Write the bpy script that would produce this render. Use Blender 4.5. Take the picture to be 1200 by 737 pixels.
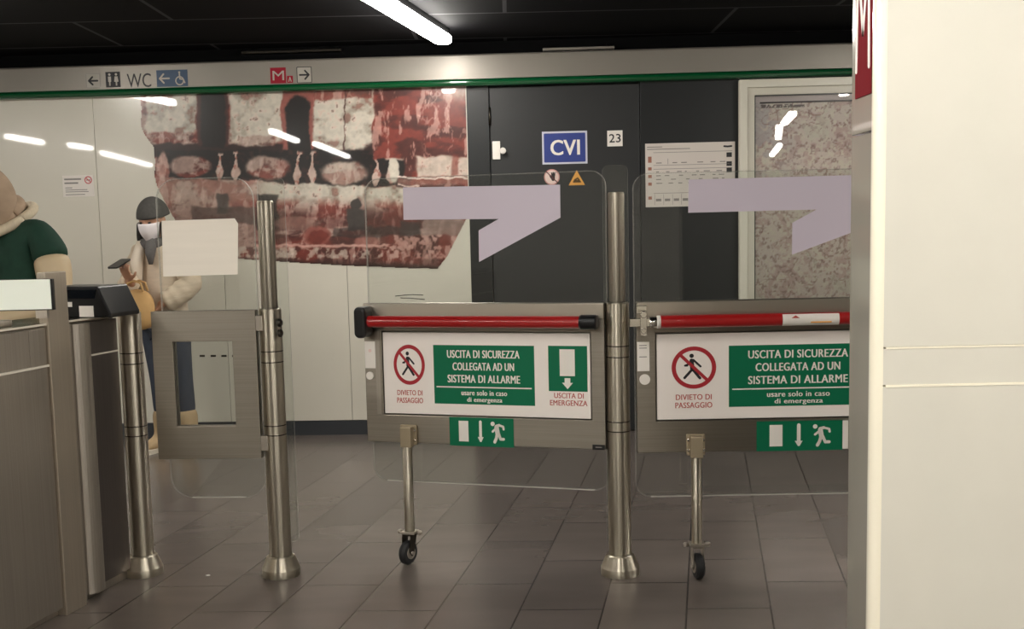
import bpy, bmesh, math, random
import numpy as np
from mathutils import Vector, Matrix
random.seed(7)
SC = bpy.context.scene
for o in list(bpy.data.objects): bpy.data.objects.remove(o)
COL = SC.collection

# ------------------------------------------------------------------ camera
F, CX, CY, HC, ROLL = 1310., 600., 409., 1.354, .022
PT = math.atan((CY-271.5)/F)
cd = bpy.data.cameras.new('camera'); cam = bpy.data.objects.new('camera', cd); COL.objects.link(cam)
cd.sensor_fit = 'HORIZONTAL'; cd.sensor_width = 36; cd.lens = 36*F/1200.
cd.shift_y = (CY-368.5)/1200.; cd.clip_start = .05; cd.clip_end = 100
RM = Matrix.Rotation(math.pi/2-PT, 3, 'X') @ Matrix.Rotation(-ROLL, 3, 'Z')
CAMP = Vector((0, 0, HC))
cam.matrix_world = Matrix.Translation(CAMP) @ RM.to_4x4()
SC.camera = cam

# ------------------------------------------------------------------ light and exposure
SC.view_settings.view_transform = 'Standard'; SC.view_settings.look = 'None'
SC.view_settings.gamma = 1; SC.view_settings.use_curve_mapping = False
SC.view_settings.exposure = 1.93
LAMP = 17.0                      # strength of the ceiling tubes
LAMPC = (1.0, .953, .875)
wd = bpy.data.worlds.new('world'); SC.world = wd; wd.use_nodes = True
wd.node_tree.nodes['Background'].inputs[0].default_value = (1, .93, .82, 1)
wd.node_tree.nodes['Background'].inputs[1].default_value = .03

# measuring helpers: a sight line through the picture met with a real plane of the place
def ray(x, y): return RM @ Vector(((x-CX)/F, -(y-CY)/F, -1))
def hit(x, y, p, n):
    d = ray(x, y); return CAMP + d*((Vector(p)-CAMP).dot(n)/d.dot(n))
def flr(x, y, z=0.): return hit(x, y, (0, 0, z), Vector((0, 0, 1)))
def aty(x, y, Y): return hit(x, y, (0, Y, 0), Vector((0, 1, 0)))
class Frame:
    """a vertical plane: s runs along it, off towards the aisle side, z up"""
    def __init__(s, P0, ang):
        s.P = Vector(P0); s.a = ang
        s.X = Vector((math.cos(ang), math.sin(ang), 0)); s.N = Vector((math.sin(ang), -math.cos(ang), 0))
    def at(s, x, y, off=0.):
        P = hit(x, y, s.P+s.N*off, s.N); return ((P-s.P).dot(s.X), P.z)
    def world(s, u, z, off=0.): return s.P + s.X*u + s.N*off + Vector((0, 0, z))
YW = -.05
WALL = Frame((0, 7.56-.05*1.56, 0), YW)

# ------------------------------------------------------------------ materials
def lin(c):
    if isinstance(c, str): c = tuple(int(c[i:i+2], 16)/255 for i in (0, 2, 4))
    return tuple((v/12.92 if v <= .04045 else ((v+.055)/1.055)**2.4) for v in c[:3])
MATS = {}
def brushed(m, amount=.85):
    nt = m.node_tree; b = nt.nodes['Principled BSDF']; c = nt.nodes.new('ShaderNodeCombineXYZ'); c.inputs[2].default_value = 1
    b.inputs['Anisotropic'].default_value = amount; nt.links.new(c.outputs[0], b.inputs['Tangent']); return m
def mat(name, col, rough=.5, metal=0., spec=.5, coat=0., noise=0., nscale=(8, 8, 8), bump=0., emit=0., alpha=1., coat_rough=.03):
    if name in MATS: return MATS[name]
    m = bpy.data.materials.new(name); m.use_nodes = True; nt = m.node_tree
    b = nt.nodes['Principled BSDF']; c = lin(col)
    b.inputs['Base Color'].default_value = (*c, 1); b.inputs['Roughness'].default_value = rough
    b.inputs['Metallic'].default_value = metal; b.inputs['Specular IOR Level'].default_value = spec
    b.inputs['Coat Weight'].default_value = coat; b.inputs['Coat Roughness'].default_value = coat_rough
    b.inputs['Alpha'].default_value = alpha
    if emit: b.inputs['Emission Color'].default_value = (*c, 1); b.inputs['Emission Strength'].default_value = emit
    if noise or bump:
        tc = nt.nodes.new('ShaderNodeTexCoord'); mp = nt.nodes.new('ShaderNodeMapping'); mp.inputs['Scale'].default_value = nscale
        nz = nt.nodes.new('ShaderNodeTexNoise'); nz.inputs['Scale'].default_value = 1; nz.inputs['Detail'].default_value = 5
        nt.links.new(tc.outputs['Object'], mp.inputs[0]); nt.links.new(mp.outputs[0], nz.inputs[0])
        if noise:
            mx = nt.nodes.new('ShaderNodeMix'); mx.data_type = 'RGBA'; mx.blend_type = 'MULTIPLY'; mx.inputs[0].default_value = 1
            rg = nt.nodes.new('ShaderNodeMapRange'); rg.inputs[1].default_value = .3; rg.inputs[2].default_value = .7
            rg.inputs[3].default_value = 1-noise; rg.inputs[4].default_value = 1+noise
            nt.links.new(nz.outputs[0], rg.inputs[0]); mx.inputs[6].default_value = (*c, 1)
            cb = nt.nodes.new('ShaderNodeCombineColor')
            for i in range(3): nt.links.new(rg.outputs[0], cb.inputs[i])
            nt.links.new(cb.outputs[0], mx.inputs[7]); nt.links.new(mx.outputs[2], b.inputs['Base Color'])
        if bump:
            bp = nt.nodes.new('ShaderNodeBump'); bp.inputs['Strength'].default_value = bump; bp.inputs['Distance'].default_value = .002
            nt.links.new(nz.outputs[0], bp.inputs['Height']); nt.links.new(bp.outputs[0], b.inputs['Normal'])
    MATS[name] = m; return m
def glass_mat(name, tint, refl=1.0):
    m = bpy.data.materials.new(name); m.use_nodes = True; nt = m.node_tree; nt.nodes.clear()
    out = nt.nodes.new('ShaderNodeOutputMaterial'); mx = nt.nodes.new('ShaderNodeMixShader')
    tr = nt.nodes.new('ShaderNodeBsdfTransparent'); tr.inputs[0].default_value = (*tint, 1)
    gl = nt.nodes.new('ShaderNodeBsdfGlossy'); gl.inputs['Roughness'].default_value = .01; gl.inputs[0].default_value = (refl, refl, refl, 1)
    fr = nt.nodes.new('ShaderNodeFresnel'); fr.inputs[0].default_value = 1.42
    nt.links.new(fr.outputs[0], mx.inputs[0]); nt.links.new(tr.outputs[0], mx.inputs[1]); nt.links.new(gl.outputs[0], mx.inputs[2])
    nt.links.new(mx.outputs[0], out.inputs[0]); MATS[name] = m; return m
def film_mat(name, col, opacity):
    m = bpy.data.materials.new(name); m.use_nodes = True; nt = m.node_tree
    b = nt.nodes['Principled BSDF']; b.inputs['Base Color'].default_value = (*lin(col), 1); b.inputs['Roughness'].default_value = .45
    b.inputs['Alpha'].default_value = opacity; MATS[name] = m; return m
def attr_mat(name, rough, coat):
    m = bpy.data.materials.new(name); m.use_nodes = True; nt = m.node_tree; b = nt.nodes['Principled BSDF']
    a = nt.nodes.new('ShaderNodeAttribute'); a.attribute_name = 'Print'
    nt.links.new(a.outputs['Color'], b.inputs['Base Color']); b.inputs['Roughness'].default_value = rough
    b.inputs['Coat Weight'].default_value = coat; b.inputs['Coat Roughness'].default_value = .02; MATS[name] = m; return m

STEEL = mat('brushed_steel', '9c958a', .38, 1., noise=.07, nscale=(2, 60, 220), bump=.04)
STEELV = mat('brushed_steel_upright', 'aaa297', .38, .82, noise=.07, nscale=(160, 160, 1.5), bump=.04)
POLE = mat('polished_post_steel', 'cdc5b4', .42, 1.); brushed(POLE, 1.)
brushed(STEEL, .7); brushed(STEELV, .6)
DARKST = mat('dark_steel', '4a4640', .3, 1.)
CHROME = mat('chrome', 'd8d4cc', .12, 1.)
BLACKP = mat('black_plastic', '101012', .3)
RUBBER = mat('black_rubber', '18181a', .6)
RED = mat('red_bar_paint', '9f1819', .28, spec=.5, coat=.4)
WHITE = mat('white_print', 'ece6de', .45)
GREEN = mat('sign_green', '006a48', .45, spec=.3)
SIGNRED = mat('sign_red', 'a8212c', .45)
TXTRED = mat('lettering_red', 'b4483e', .5)
INK = mat('black_ink', '17161a', .5)
GREY = mat('grey_ink', '86807c', .6)
ORANGE = mat('warning_orange', 'e2a24a', .5)
PINKW = mat('pale_pink', 'e9cfc8', .5)
BLUE = mat('sign_blue', '2f3f86', .4)
TEAL = mat('sign_dark_blue', '173a59', .4)
METRO = mat('metro_red', '8c1a2a', .55, spec=.2)
GLASS = glass_mat('clear_glass', (.93, .945, .935))
GEDGE = mat('glass_edge', 'd6d2ca', .2, alpha=.75)
FILM = film_mat('lilac_frosted_film', 'ddd2e0', .88)
WALLW = mat('white_enamel_panel', 'd6d1c3', .22, spec=.5, coat=.6, noise=.015, nscale=(3, 3, 3))
WALLD = mat('dark_enamel_panel', '101315', .42, coat=.0, noise=.05, nscale=(4, 4, 4))
DOORM = mat('dark_door_paint', '242526', .46, coat=.0, noise=.05, nscale=(5, 5, 5))
BASEM = mat('dark_skirting', '33363a', .35)
FASC = mat('fascia_aluminium', '8b857d', .38, .35, noise=.02, nscale=(4, 4, 4))
FASG = mat('fascia_green', '064a28', .16, coat=1.)
BLACKW = mat('matt_black', '040405', .9, spec=.1)
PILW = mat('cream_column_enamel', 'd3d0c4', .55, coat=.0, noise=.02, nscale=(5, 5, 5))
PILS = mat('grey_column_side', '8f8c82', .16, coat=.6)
SKIN = mat('skin', 'b98b70', .55); HAIR = mat('dark_hair', '1d1715', .5)

def nod(m): return m.node_tree.nodes, m.node_tree.links
# floor: long dark grey tiles with thin joints, slightly glossy
FLOORM = bpy.data.materials.new('floor_tiles'); FLOORM.use_nodes = True
n, l = nod(FLOORM); b = n['Principled BSDF']
tc = n.new('ShaderNodeTexCoord'); sx = n.new('ShaderNodeSeparateXYZ'); l.new(tc.outputs['Object'], sx.inputs[0])
def mth(op, a, bb):
    q = n.new('ShaderNodeMath'); q.operation = op
    for i, v in enumerate((a, bb)):
        if isinstance(v, (int, float)): q.inputs[i].default_value = v
        elif v is not None: l.new(v, q.inputs[i])
    return q.outputs[0]
u = mth('SUBTRACT', sx.outputs[0], mth('MULTIPLY', sx.outputs[1], .176))
v = mth('ADD', sx.outputs[1], mth('MULTIPLY', sx.outputs[0], .045))
cb = n.new('ShaderNodeCombineXYZ'); l.new(mth('ADD', v, FV if (FV := -0.004) else 0), cb.inputs[0]); l.new(mth('ADD', u, .0785), cb.inputs[1])
br = n.new('ShaderNodeTexBrick'); l.new(cb.outputs[0], br.inputs[0])
br.inputs['Scale'].default_value = 1; br.inputs['Brick Width'].default_value = .6; br.inputs['Row Height'].default_value = .3
br.inputs['Mortar Size'].default_value = .0036; br.inputs['Mortar Smooth'].default_value = .2; br.offset = .5; br.squash = 1
br.inputs['Color1'].default_value = (*lin('5f5752'), 1); br.inputs['Color2'].default_value = (*lin('6b625c'), 1); br.inputs['Mortar'].default_value = (*lin('37302d'), 1)
nz = n.new('ShaderNodeTexNoise'); mp = n.new('ShaderNodeMapping'); mp.inputs['Scale'].default_value = (1.5, 4, 1)
l.new(tc.outputs['Object'], mp.inputs[0]); l.new(mp.outputs[0], nz.inputs[0]); nz.inputs['Scale'].default_value = 1.6; nz.inputs['Detail'].default_value = 2.5
mx = n.new('ShaderNodeMix'); mx.data_type = 'RGBA'; mx.blend_type = 'MULTIPLY'; mx.inputs[0].default_value = .22
cr = n.new('ShaderNodeMapRange'); cr.inputs[1].default_value = .3; cr.inputs[2].default_value = .7; cr.inputs[3].default_value = .7; cr.inputs[4].default_value = 1.3
l.new(nz.outputs[0], cr.inputs[0]); l.new(br.outputs[0], mx.inputs[6]); l.new(cr.outputs[0], mx.inputs[7]); l.new(mx.outputs[2], b.inputs['Base Color'])
rr = n.new('ShaderNodeMapRange'); rr.inputs[3].default_value = .25; rr.inputs[4].default_value = .31; b.inputs['Roughness'].default_value = .27
b.inputs['Specular IOR Level'].default_value = .8
bp = n.new('ShaderNodeBump'); bp.inputs['Strength'].default_value = .25; bp.inputs['Distance'].default_value = .002; bp.invert = True
l.new(br.outputs['Fac'], bp.inputs['Height']); l.new(bp.outputs[0], b.inputs['Normal'])
# ceiling: matt black metal panels with barely visible joints
CEILM = bpy.data.materials.new('black_ceiling_panels'); CEILM.use_nodes = True
n, l = nod(CEILM); b = n['Principled BSDF']; tc = n.new('ShaderNodeTexCoord'); br = n.new('ShaderNodeTexBrick'); l.new(tc.outputs['Object'], br.inputs[0])
br.inputs['Scale'].default_value = 1; br.inputs['Brick Width'].default_value = 1.9; br.inputs['Row Height'].default_value = .82; br.inputs['Mortar Size'].default_value = .012; br.offset = .3
br.inputs['Color1'].default_value = (.003, .003, .004, 1); br.inputs['Color2'].default_value = (.004, .004, .005, 1); br.inputs['Mortar'].default_value = (.06, .06, .065, 1)
l.new(br.outputs[0], b.inputs['Base Color']); b.inputs['Roughness'].default_value = .8; b.inputs['Specular IOR Level'].default_value = .08
LAMPM = bpy.data.materials.new('lit_diffuser'); LAMPM.use_nodes = True; n, l = nod(LAMPM)
b = n['Principled BSDF']; b.inputs['Emission Color'].default_value = (*LAMPC, 1); b.inputs['Emission Strength'].default_value = LAMP; b.inputs['Base Color'].default_value = (.8, .8, .8, 1)

# ------------------------------------------------------------------ mesh helpers
class MB:
    def __init__(s): s.v = []; s.f = []; s.m = []; s.sm = []
    def add(s, vs, fs, mi=0, smooth=False):
        k = len(s.v); s.v += [tuple(p) for p in vs]
        for f in fs: s.f.append([i+k for i in f]); s.m.append(mi); s.sm.append(smooth)
        return s
    def box(s, x0, x1, y0, y1, z0, z1, mi=0):
        x0, x1 = sorted((x0, x1)); y0, y1 = sorted((y0, y1)); z0, z1 = sorted((z0, z1))
        vs = [(x, y, z) for z in (z0, z1) for y in (y0, y1) for x in (x0, x1)]
        return s.add(vs, [(0, 2, 3, 1), (4, 5, 7, 6), (0, 1, 5, 4), (2, 6, 7, 3), (0, 4, 6, 2), (1, 3, 7, 5)], mi)
    def prism(s, poly, y0, y1, mi=0, side=None):
        """outline in (x, z), extruded from y0 (front) to y1"""
        a = sum(poly[i][0]*poly[(i+1) % len(poly)][1]-poly[(i+1) % len(poly)][0]*poly[i][1] for i in range(len(poly)))
        if a < 0: poly = poly[::-1]
        n = len(poly); y0, y1 = min(y0, y1), max(y0, y1)
        vs = [(p[0], y0, p[1]) for p in poly]+[(p[0], y1, p[1]) for p in poly]
        s.add(vs, [tuple(range(n)), tuple(range(2*n-1, n-1, -1))], mi)
        k = len(s.v)-2*n
        for i in range(n):
            j = (i+1) % n; s.f.append([k+j, k+i, k+n+i, k+n+j]); s.m.append(mi if side is None else side); s.sm.append(False)
        return s
    def frame(s, outer, inner, y0, y1, mi=0):
        """plate with a hole: both loops have the same number of points"""
        n = len(outer); vs = [(p[0], y, p[1]) for y in (y0, y1) for L in (outer, inner) for p in L]; fs = []
        for i in range(n):
            j = (i+1) % n
            fs += [(i, j, n+j, n+i), (2*n+i, 3*n+i, 3*n+j, 2*n+j), (i, 2*n+i, 2*n+j, j), (n+i, n+j, 3*n+j, 3*n+i)]
        return s.add(vs, fs, mi)
    def lathe(s, prof, cx=0, cy=0, n=36, mi=0, smooth=True, axis='z', off=(0, 0, 0)):
        vs = []; fs = []; prof = [p for q in zip(prof, prof[1:]) for p in q]
        for r, z in prof:
            for i in range(n):
                a = 2*math.pi*i/n; c, d = r*math.cos(a), r*math.sin(a)
                p = (c+cx, d+cy, z) if axis == 'z' else ((z, c, d) if axis == 'x' else (c, z, d))
                vs.append((p[0]+off[0], p[1]+off[1], p[2]+off[2]))
        for k in range(0, len(prof)-1, 2):
            for i in range(n):
                j = (i+1) % n; q = (k*n+i, k*n+j, (k+1)*n+j, (k+1)*n+i)
                fs.append(q)
        s.add(vs, fs, mi, smooth)
        k = len(s.v)-len(vs)
        s.f.append([k+i for i in range(n)][::-1]); s.m.append(mi); s.sm.append(False)
        e = k+(len(prof)-1)*n; s.f.append([e+i for i in range(n)]); s.m.append(mi); s.sm.append(False)
        return s
    def tube(s, pts, r, n=10, mi=0):
        P = [Vector(p) for p in pts]; R = r if isinstance(r, (list, tuple)) else [r]*len(P); vs = []; fs = []
        for i, p in enumerate(P):
            d = (P[min(i+1, len(P)-1)]-P[max(i-1, 0)]).normalized()
            a = d.orthogonal().normalized() if i == 0 else (a-d*a.dot(d)).normalized()
            bb = d.cross(a)
            for k in range(n):
                t = 2*math.pi*k/n; vs.append(p+(a*math.cos(t)+bb*math.sin(t))*R[i])
        for i in range(len(P)-1):
            for k in range(n):
                j = (k+1) % n; fs.append((i*n+k, i*n+j, (i+1)*n+j, (i+1)*n+k))
        s.add(vs, fs, mi, True); k = len(s.v)-len(vs)
        s.f.append([k+i for i in range(n)][::-1]); s.m.append(mi); s.sm.append(False)
        s.f.append([len(s.v)-n+i for i in range(n)]); s.m.append(mi); s.sm.append(False)
        return s
    def ball(s, c, rx, ry, rz, n=20, m=12, mi=0):
        vs = []; fs = []
        for i in range(m+1):
            t = math.pi*i/m
            for k in range(n):
                a = 2*math.pi*k/n; vs.append((c[0]+rx*math.sin(t)*math.cos(a), c[1]+ry*math.sin(t)*math.sin(a), c[2]+rz*math.cos(t)))
        for i in range(m):
            for k in range(n):
                j = (k+1) % n; fs.append((i*n+k, (i+1)*n+k, (i+1)*n+j, i*n+j))
        return s.add(vs, fs, mi, True)
    def limbs(s, strokes, w, y0, y1, mi=0):
        """flat round-ended strokes in (x, z), for pictograms"""
        for st in strokes:
            ww = st[-1] if isinstance(st[-1], (int, float)) else w; pts = [p for p in st if not isinstance(p, (int, float))]
            for a, bb in zip(pts, pts[1:]):
                A = Vector(a); B = Vector(bb); t = math.atan2(B.y-A.y, B.x-A.x); r = ww/2
                poly = [(A.x+r*math.cos(t+math.pi/2+k*math.pi/6), A.y+r*math.sin(t+math.pi/2+k*math.pi/6)) for k in range(7)]
                poly += [(B.x+r*math.cos(t-math.pi/2+k*math.pi/6), B.y+r*math.sin(t-math.pi/2+k*math.pi/6)) for k in range(7)]
                s.prism(poly, y0, y1, mi)
        return s
    def build(s, name, mats, parent=None, loc=(0, 0, 0), rz=0., bevel=0., recalc=True):
        me = bpy.data.meshes.new(name); me.from_pydata(s.v, [], s.f); me.update()
        if not isinstance(mats, (list, tuple)): mats = [mats]
        for m in mats: me.materials.append(m)
        me.polygons.foreach_set('material_index', s.m); me.polygons.foreach_set('use_smooth', s.sm)
        if recalc:
            bm = bmesh.new(); bm.from_mesh(me); bmesh.ops.recalc_face_normals(bm, faces=bm.faces); bm.to_mesh(me); bm.free()
        o = bpy.data.objects.new(name, me); COL.objects.link(o); o.location = loc; o.rotation_euler = (0, 0, rz)
        if parent: o.parent = parent
        if bevel:
            bv = o.modifiers.new('edge', 'BEVEL'); bv.width = bevel; bv.segments = 2; bv.limit_method = 'ANGLE'
        return o
def tag(o, label=None, cat=None, group=None, kind=None):
    if label: o['label'] = label
    if cat: o['category'] = cat
    if group: o['group'] = group
    if kind: o['kind'] = kind
    return o
def thing(name, label, cat, loc=(0, 0, 0), rz=0., group=None):
    o = bpy.data.objects.new(name, None); COL.objects.link(o); o.location = loc; o.rotation_euler = (0, 0, rz); o.empty_display_size = .1
    return tag(o, label, cat, group)
def wthing(name, label, cat, s, z, off=0., group=None):
    return thing(name, label, cat, WALL.world(s, z, off), YW, group)
def baked(o):
    dg = bpy.context.evaluated_depsgraph_get(); dg.update()
    me = bpy.data.meshes.new_from_object(o.evaluated_get(dg)); o.modifiers.clear(); old = o.data; o.data = me
    return o
def rrect(x0, z0, x1, z1, r, n=6):
    P = []
    for cx, cz, a in ((x1-r, z0+r, -90), (x1-r, z1-r, 0), (x0+r, z1-r, 90), (x0+r, z0+r, 180)):
        for k in range(n+1):
            t = math.radians(a+90*k/n); P.append((cx+r*math.cos(t), cz+r*math.sin(t)))
    return P
def circ(cx, cz, r, n=32, rz=None): return [(cx+r*math.cos(2*math.pi*k/n), cz+(rz or r)*math.sin(2*math.pi*k/n)) for k in range(n)]
def text(body, x0, x1, z0, z1, y, m, parent, name='lettering', bold=.0, th=.0008, heavy=0., loc=(0, 0, 0), rz=0.):
    """a line of writing fitted into the rectangle x0..x1, z0..z1 on the plane y"""
    cu = bpy.data.curves.new('t', 'FONT'); cu.body = body; cu.offset = bold; cu.space_character = 1.0+heavy*2.2; cu.resolution_u = 4; cu.extrude = .01
    t = bpy.data.objects.new('t', cu); COL.objects.link(t); dg = bpy.context.evaluated_depsgraph_get(); dg.update()
    me = bpy.data.meshes.new_from_object(t.evaluated_get(dg)); bpy.data.objects.remove(t); bpy.data.curves.remove(cu)
    n = len(me.vertices); co = np.empty(n*3); me.vertices.foreach_get('co', co); co = co.reshape(-1, 3)
    a, bb = co.min(0), co.max(0); out = np.empty_like(co)
    out[:, 0] = x0+(co[:, 0]-a[0])/(bb[0]-a[0])*(x1-x0); out[:, 2] = z0+(co[:, 1]-a[1])/(bb[1]-a[1])*(z1-z0)
    out[:, 1] = np.where(co[:, 2] > 0, y-th, y)
    me.vertices.foreach_set('co', out.ravel())
    if heavy:                                                 # bolder strokes: the same outline laid side by side
        bm = bmesh.new(); d = heavy*(z1-z0)
        for k in (-1, 0, 1):
            me.transform(Matrix.Translation((k*d, -.00004*k, 0))); bm.from_mesh(me); me.transform(Matrix.Translation((-k*d, .00004*k, 0)))
        bm.to_mesh(me); bm.free()
    me.materials.clear(); me.materials.append(m); me.update()
    o = bpy.data.objects.new(name, me); COL.objects.link(o); o.location = loc; o.rotation_euler = (0, 0, rz)
    if parent: o.parent = parent
    return o

# value noise for the printed pictures
RNG = np.random.RandomState(5)
LAT = RNG.rand(256, 256)
def vnoise(x, y):
    xi = np.floor(x).astype(int); yi = np.floor(y).astype(int); fx = x-xi; fy = y-yi; fx = fx*fx*(3-2*fx); fy = fy*fy*(3-2*fy)
    g = lambda i, j: LAT[i % 256, j % 256]
    return (g(xi, yi)*(1-fx)+g(xi+1, yi)*fx)*(1-fy)+(g(xi, yi+1)*(1-fx)+g(xi+1, yi+1)*fx)*fy
def fbm(x, y, o=4): return sum(vnoise(x*2**k+17*k, y*2**k+31*k)*.5**(k+1) for k in range(o))/(1-.5**o)

# ------------------------------------------------------------------ the room
ZC = 2.60
MB().box(-11, 9, -5, 9.2, -.1, 0).build('floor', FLOORM)
MB().box(-11, 9, -5, 9.2, ZC, ZC+.1).build('ceiling', CEILM)
SIDE = mat('pale_side_wall', 'd8d2c4', .5)
MB().box(-11.1, -11, -5, 9.2, 0, ZC).build('wall_left', SIDE)
MB().box(9, 9.1, -5, 9.2, 0, ZC).build('wall_right', SIDE)
MB().box(-11, 9, -5.1, -5, 0, ZC).build('wall_rear', SIDE)
WT = dict(loc=WALL.P, rz=YW)
SB = -.262                                                    # where the white cladding ends and the dark part begins
w = MB()
for k in range(-12, 0):
    a = SB+.8375*k
    w.box(a+.0015, a+.836, 0, .02, .10, 2.36)
w.box(SB-.8375*12, SB, .02, .14, 0, 2.40, 1); w.box(SB-.8375*12, SB, .02, .14, 2.40, ZC, 2)
w.build('wall_back', [WALLW, WALLD, BLACKW], **WT, bevel=.0015)
w = MB(); w.box(SB, -.118, 0, .14, .0, 2.36); w.box(.874, 9.0, 0, .14, 0, 2.36); w.box(-.118, .874, .05, .14, 0, 2.36); w.box(SB, 9.0, .02, .14, 2.36, 2.4); w.box(SB, 9.0, .02, .14, 2.4, ZC, 1)
w.build('wall_back_dark', [WALLD, BLACKW], **WT, bevel=.002)
MB().box(SB-.8375*12, SB, -.004, .02, 0, .096).build('baseboard_back', BASEM, **WT)
# the aluminium sign band above, with its green moulding
w = MB(); w.prism([(-.055, 2.352), (-.055, 2.50), (-.045, 2.51), (0.02, 2.51), (.02, 2.352)], -10.4, 8.9)
fz = [(-y, -x, z) for x, y, z in w.v]; w.v = [(y_, x_, z) for (y_, x_, z) in [(p[1], p[0], p[2]) for p in w.v]]
w.build('trim_1', FASC, **WT)
w = MB(); prof = [(.02, 2.305)]+[(-.062+.02-.02*math.cos(t), 2.3285+.0235*math.sin(t)) for t in [(-math.pi/2+math.pi*k/10) for k in range(11)]]+[(.02, 2.352)]
w.prism(prof, -10.4, 8.9); w.v = [(p[1], p[0], p[2]) for p in w.v]
w.build('trim_2', FASG, **WT)
for nm in ('floor', 'ceiling', 'wall_left', 'wall_right', 'wall_rear', 'wall_back', 'wall_back_dark', 'baseboard_back', 'trim_1', 'trim_2'):
    bpy.data.objects[nm]['kind'] = 'structure'
# the dark service door
w = MB(); w.box(-.112, .868, 0, .045, .008, 2.298); d1 = w.build('door_1', DOORM, **WT, bevel=.003); d1['kind'] = 'structure'
s0, z0 = WALL.at(577.5, 187); s1, z1 = WALL.at(586, 165.5)
MB().box(s0, s1, -.012, 0, z0, z1).build('lock_plate', WHITE, d1, bevel=.002)
sk, zk = WALL.at(589.5, 177); MB().lathe([(.012, 0), (.012, -.02), (.021, -.024), (.021, -.036), (.014, -.042)], axis='y', off=(sk, 0, zk), n=20).build('knob', WHITE, d1)
for z in (.35, 1.2, 2.05): MB().lathe([(.009, z), (.009, z+.12)], cx=-.113, cy=-.004, n=12).build('hinge', DARKST, d1)

# ceiling lamps, each a tube body under the ceiling
LEN = []
def lamp(label, a, bb, group=None, hw=.042):
    a = Vector((a[0], a[1], 0)); bb = Vector((bb[0], bb[1], 0)); d = bb-a; L = d.length
    t = thing('ceiling_lamp', label, 'lamp', (a.x, a.y, ZC), math.atan2(d.y, d.x), group)
    MB().box(.01, L-.01, -.034, .034, -.045, 0).build('housing', BLACKW, t)
    P = [(x, y) for x, y in rrect(0, -hw, L, hw, hw-.001, 8)]
    w = MB(); w.prism(P, -.095, -.045); w.v = [(p[0], p[2], p[1]) for p in w.v]
    w.build('diffuser', LAMPM, t, bevel=.012)
lamp('lit white tube lamp on the black ceiling, the one seen directly', (-.68, 5.56), (-.37, 7.03), None, .052)
GRP = 'ceiling lamps seen only as reflections'
for a, bb in (((-3.12, 5.36), (-3.2, 6.2)), ((-3.25, 1.2), (-3.13, 2.6)), ((-3.35, -1.8), (-3.15, .74)), ((-6.1, 2.06), (-6.03, 2.95)), ((-5.99, 1.05), (-5.97, 1.65)), ((-6.7, -2.4), (-6.2, .3)),
              ((1.15, .3), (1.1, 1.9)), ((-.3, -1.2), (-.3, .3)), ((-.38, 1.3), (-.3, 2.9)), ((-.9, -2.5), (-.9, -.6)), ((2.62, 1.5), (2.55, 2.65)), ((2.75, 4.3), (2.55, 6.1)), ((2.85, -.7), (2.62, 1.1)), ((3.25, -4.4), (3.05, -2.0)), ((5.6, -.5), (5.6, 1.5)), ((5.6, 3.5), (5.6, 5.5)), ((-6.1, 5), (-6.1, 6.6))):  # unseen lamps before the column and the gates are added to brighten them
    lamp('unseen lit white tube lamp from a set, some mirrored in the wall, some added', a, bb, GRP)
# two unlit strips on the black wall above the sign band
for (xa, ya, xb, yb, lab) in ((283, 62, 400, 58, 'dim dark grey strip fitting above the sign band, left of the lit lamp'), (636, 57.5, 720, 56, 'pale grey strip fitting above the sign band, right of the lit lamp')):
    sa, za = WALL.at(xa, ya, .03); sb, zb = WALL.at(xb, yb, .03)
    t = wthing('strip_fitting', lab, 'light fitting', sa, (za+zb)/2, 0)
    MB().box(0, sb-sa, -.035, .02, -.009, .009).build('bar', FASC if xa > 500 else DARKST, t, bevel=.004)
    for x in (.03, sb-sa-.05): MB().box(x, x+.02, -.02, .02, .009, .03).build('bracket', BLACKW, t)

# ------------------------------------------------------------------ column at the right
PX, PY = .845, 2.60
t = thing('column', 'cream white square column in the foreground, with a grey left side', 'column', (PX, PY, 0))
w = MB()
for a, bb in ((0, .972), (.976, 1.062), (1.066, ZC)): w.box(.022, 1.3, .0, .02, a, bb)
w.build('front_cladding', PILW, t, bevel=.002)
w = MB().box(.03, 1.29, -.001, .02, .971, .977); w.build('joint_strip', mat('cream_corner_strip', 'f6f0dc', .2, coat=.8), t)
w = MB().box(.03, 1.29, -.001, .02, 1.0615, 1.066); w.build('joint_strip', MATS['cream_corner_strip'], t)
w = MB()
P = [(.024, .0)]+[(.024-.024*math.sin(a), .024-.024*math.cos(a)) for a in [math.pi/2*k/8 for k in range(1, 9)]]+[(.0, .03), (.024, .03)]
w.prism(P, 0, ZC); w.v = [(p[0], p[2], p[1]) for p in w.v]
w.build('corner_strip', mat('cream_corner_strip', 'f6f0dc', .2, coat=.8), t)
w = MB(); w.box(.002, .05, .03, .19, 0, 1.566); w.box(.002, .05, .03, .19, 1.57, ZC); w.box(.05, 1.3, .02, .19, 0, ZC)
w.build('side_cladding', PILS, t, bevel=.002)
w = MB(); w.box(-.001, .002, .035, .155, 1.655, 2.02); sp = w.build('red_sign', mat('dark_metro_red', '6e0d18', .7, spec=.1), t)
sp['label'] = 'red sign with a white letter on the column side'
w = MB().limbs([[(.05, 1.72), (.058, 1.98)], [(.058, 1.98), (.0975, 1.80)], [(.0975, 1.80), (.137, 1.98)], [(.137, 1.98), (.145, 1.72)]], .014, -.002, -.001); w.v = [(p[1], p[0], p[2]) for p in w.v]
w.build('letter', WHITE, sp)

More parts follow.
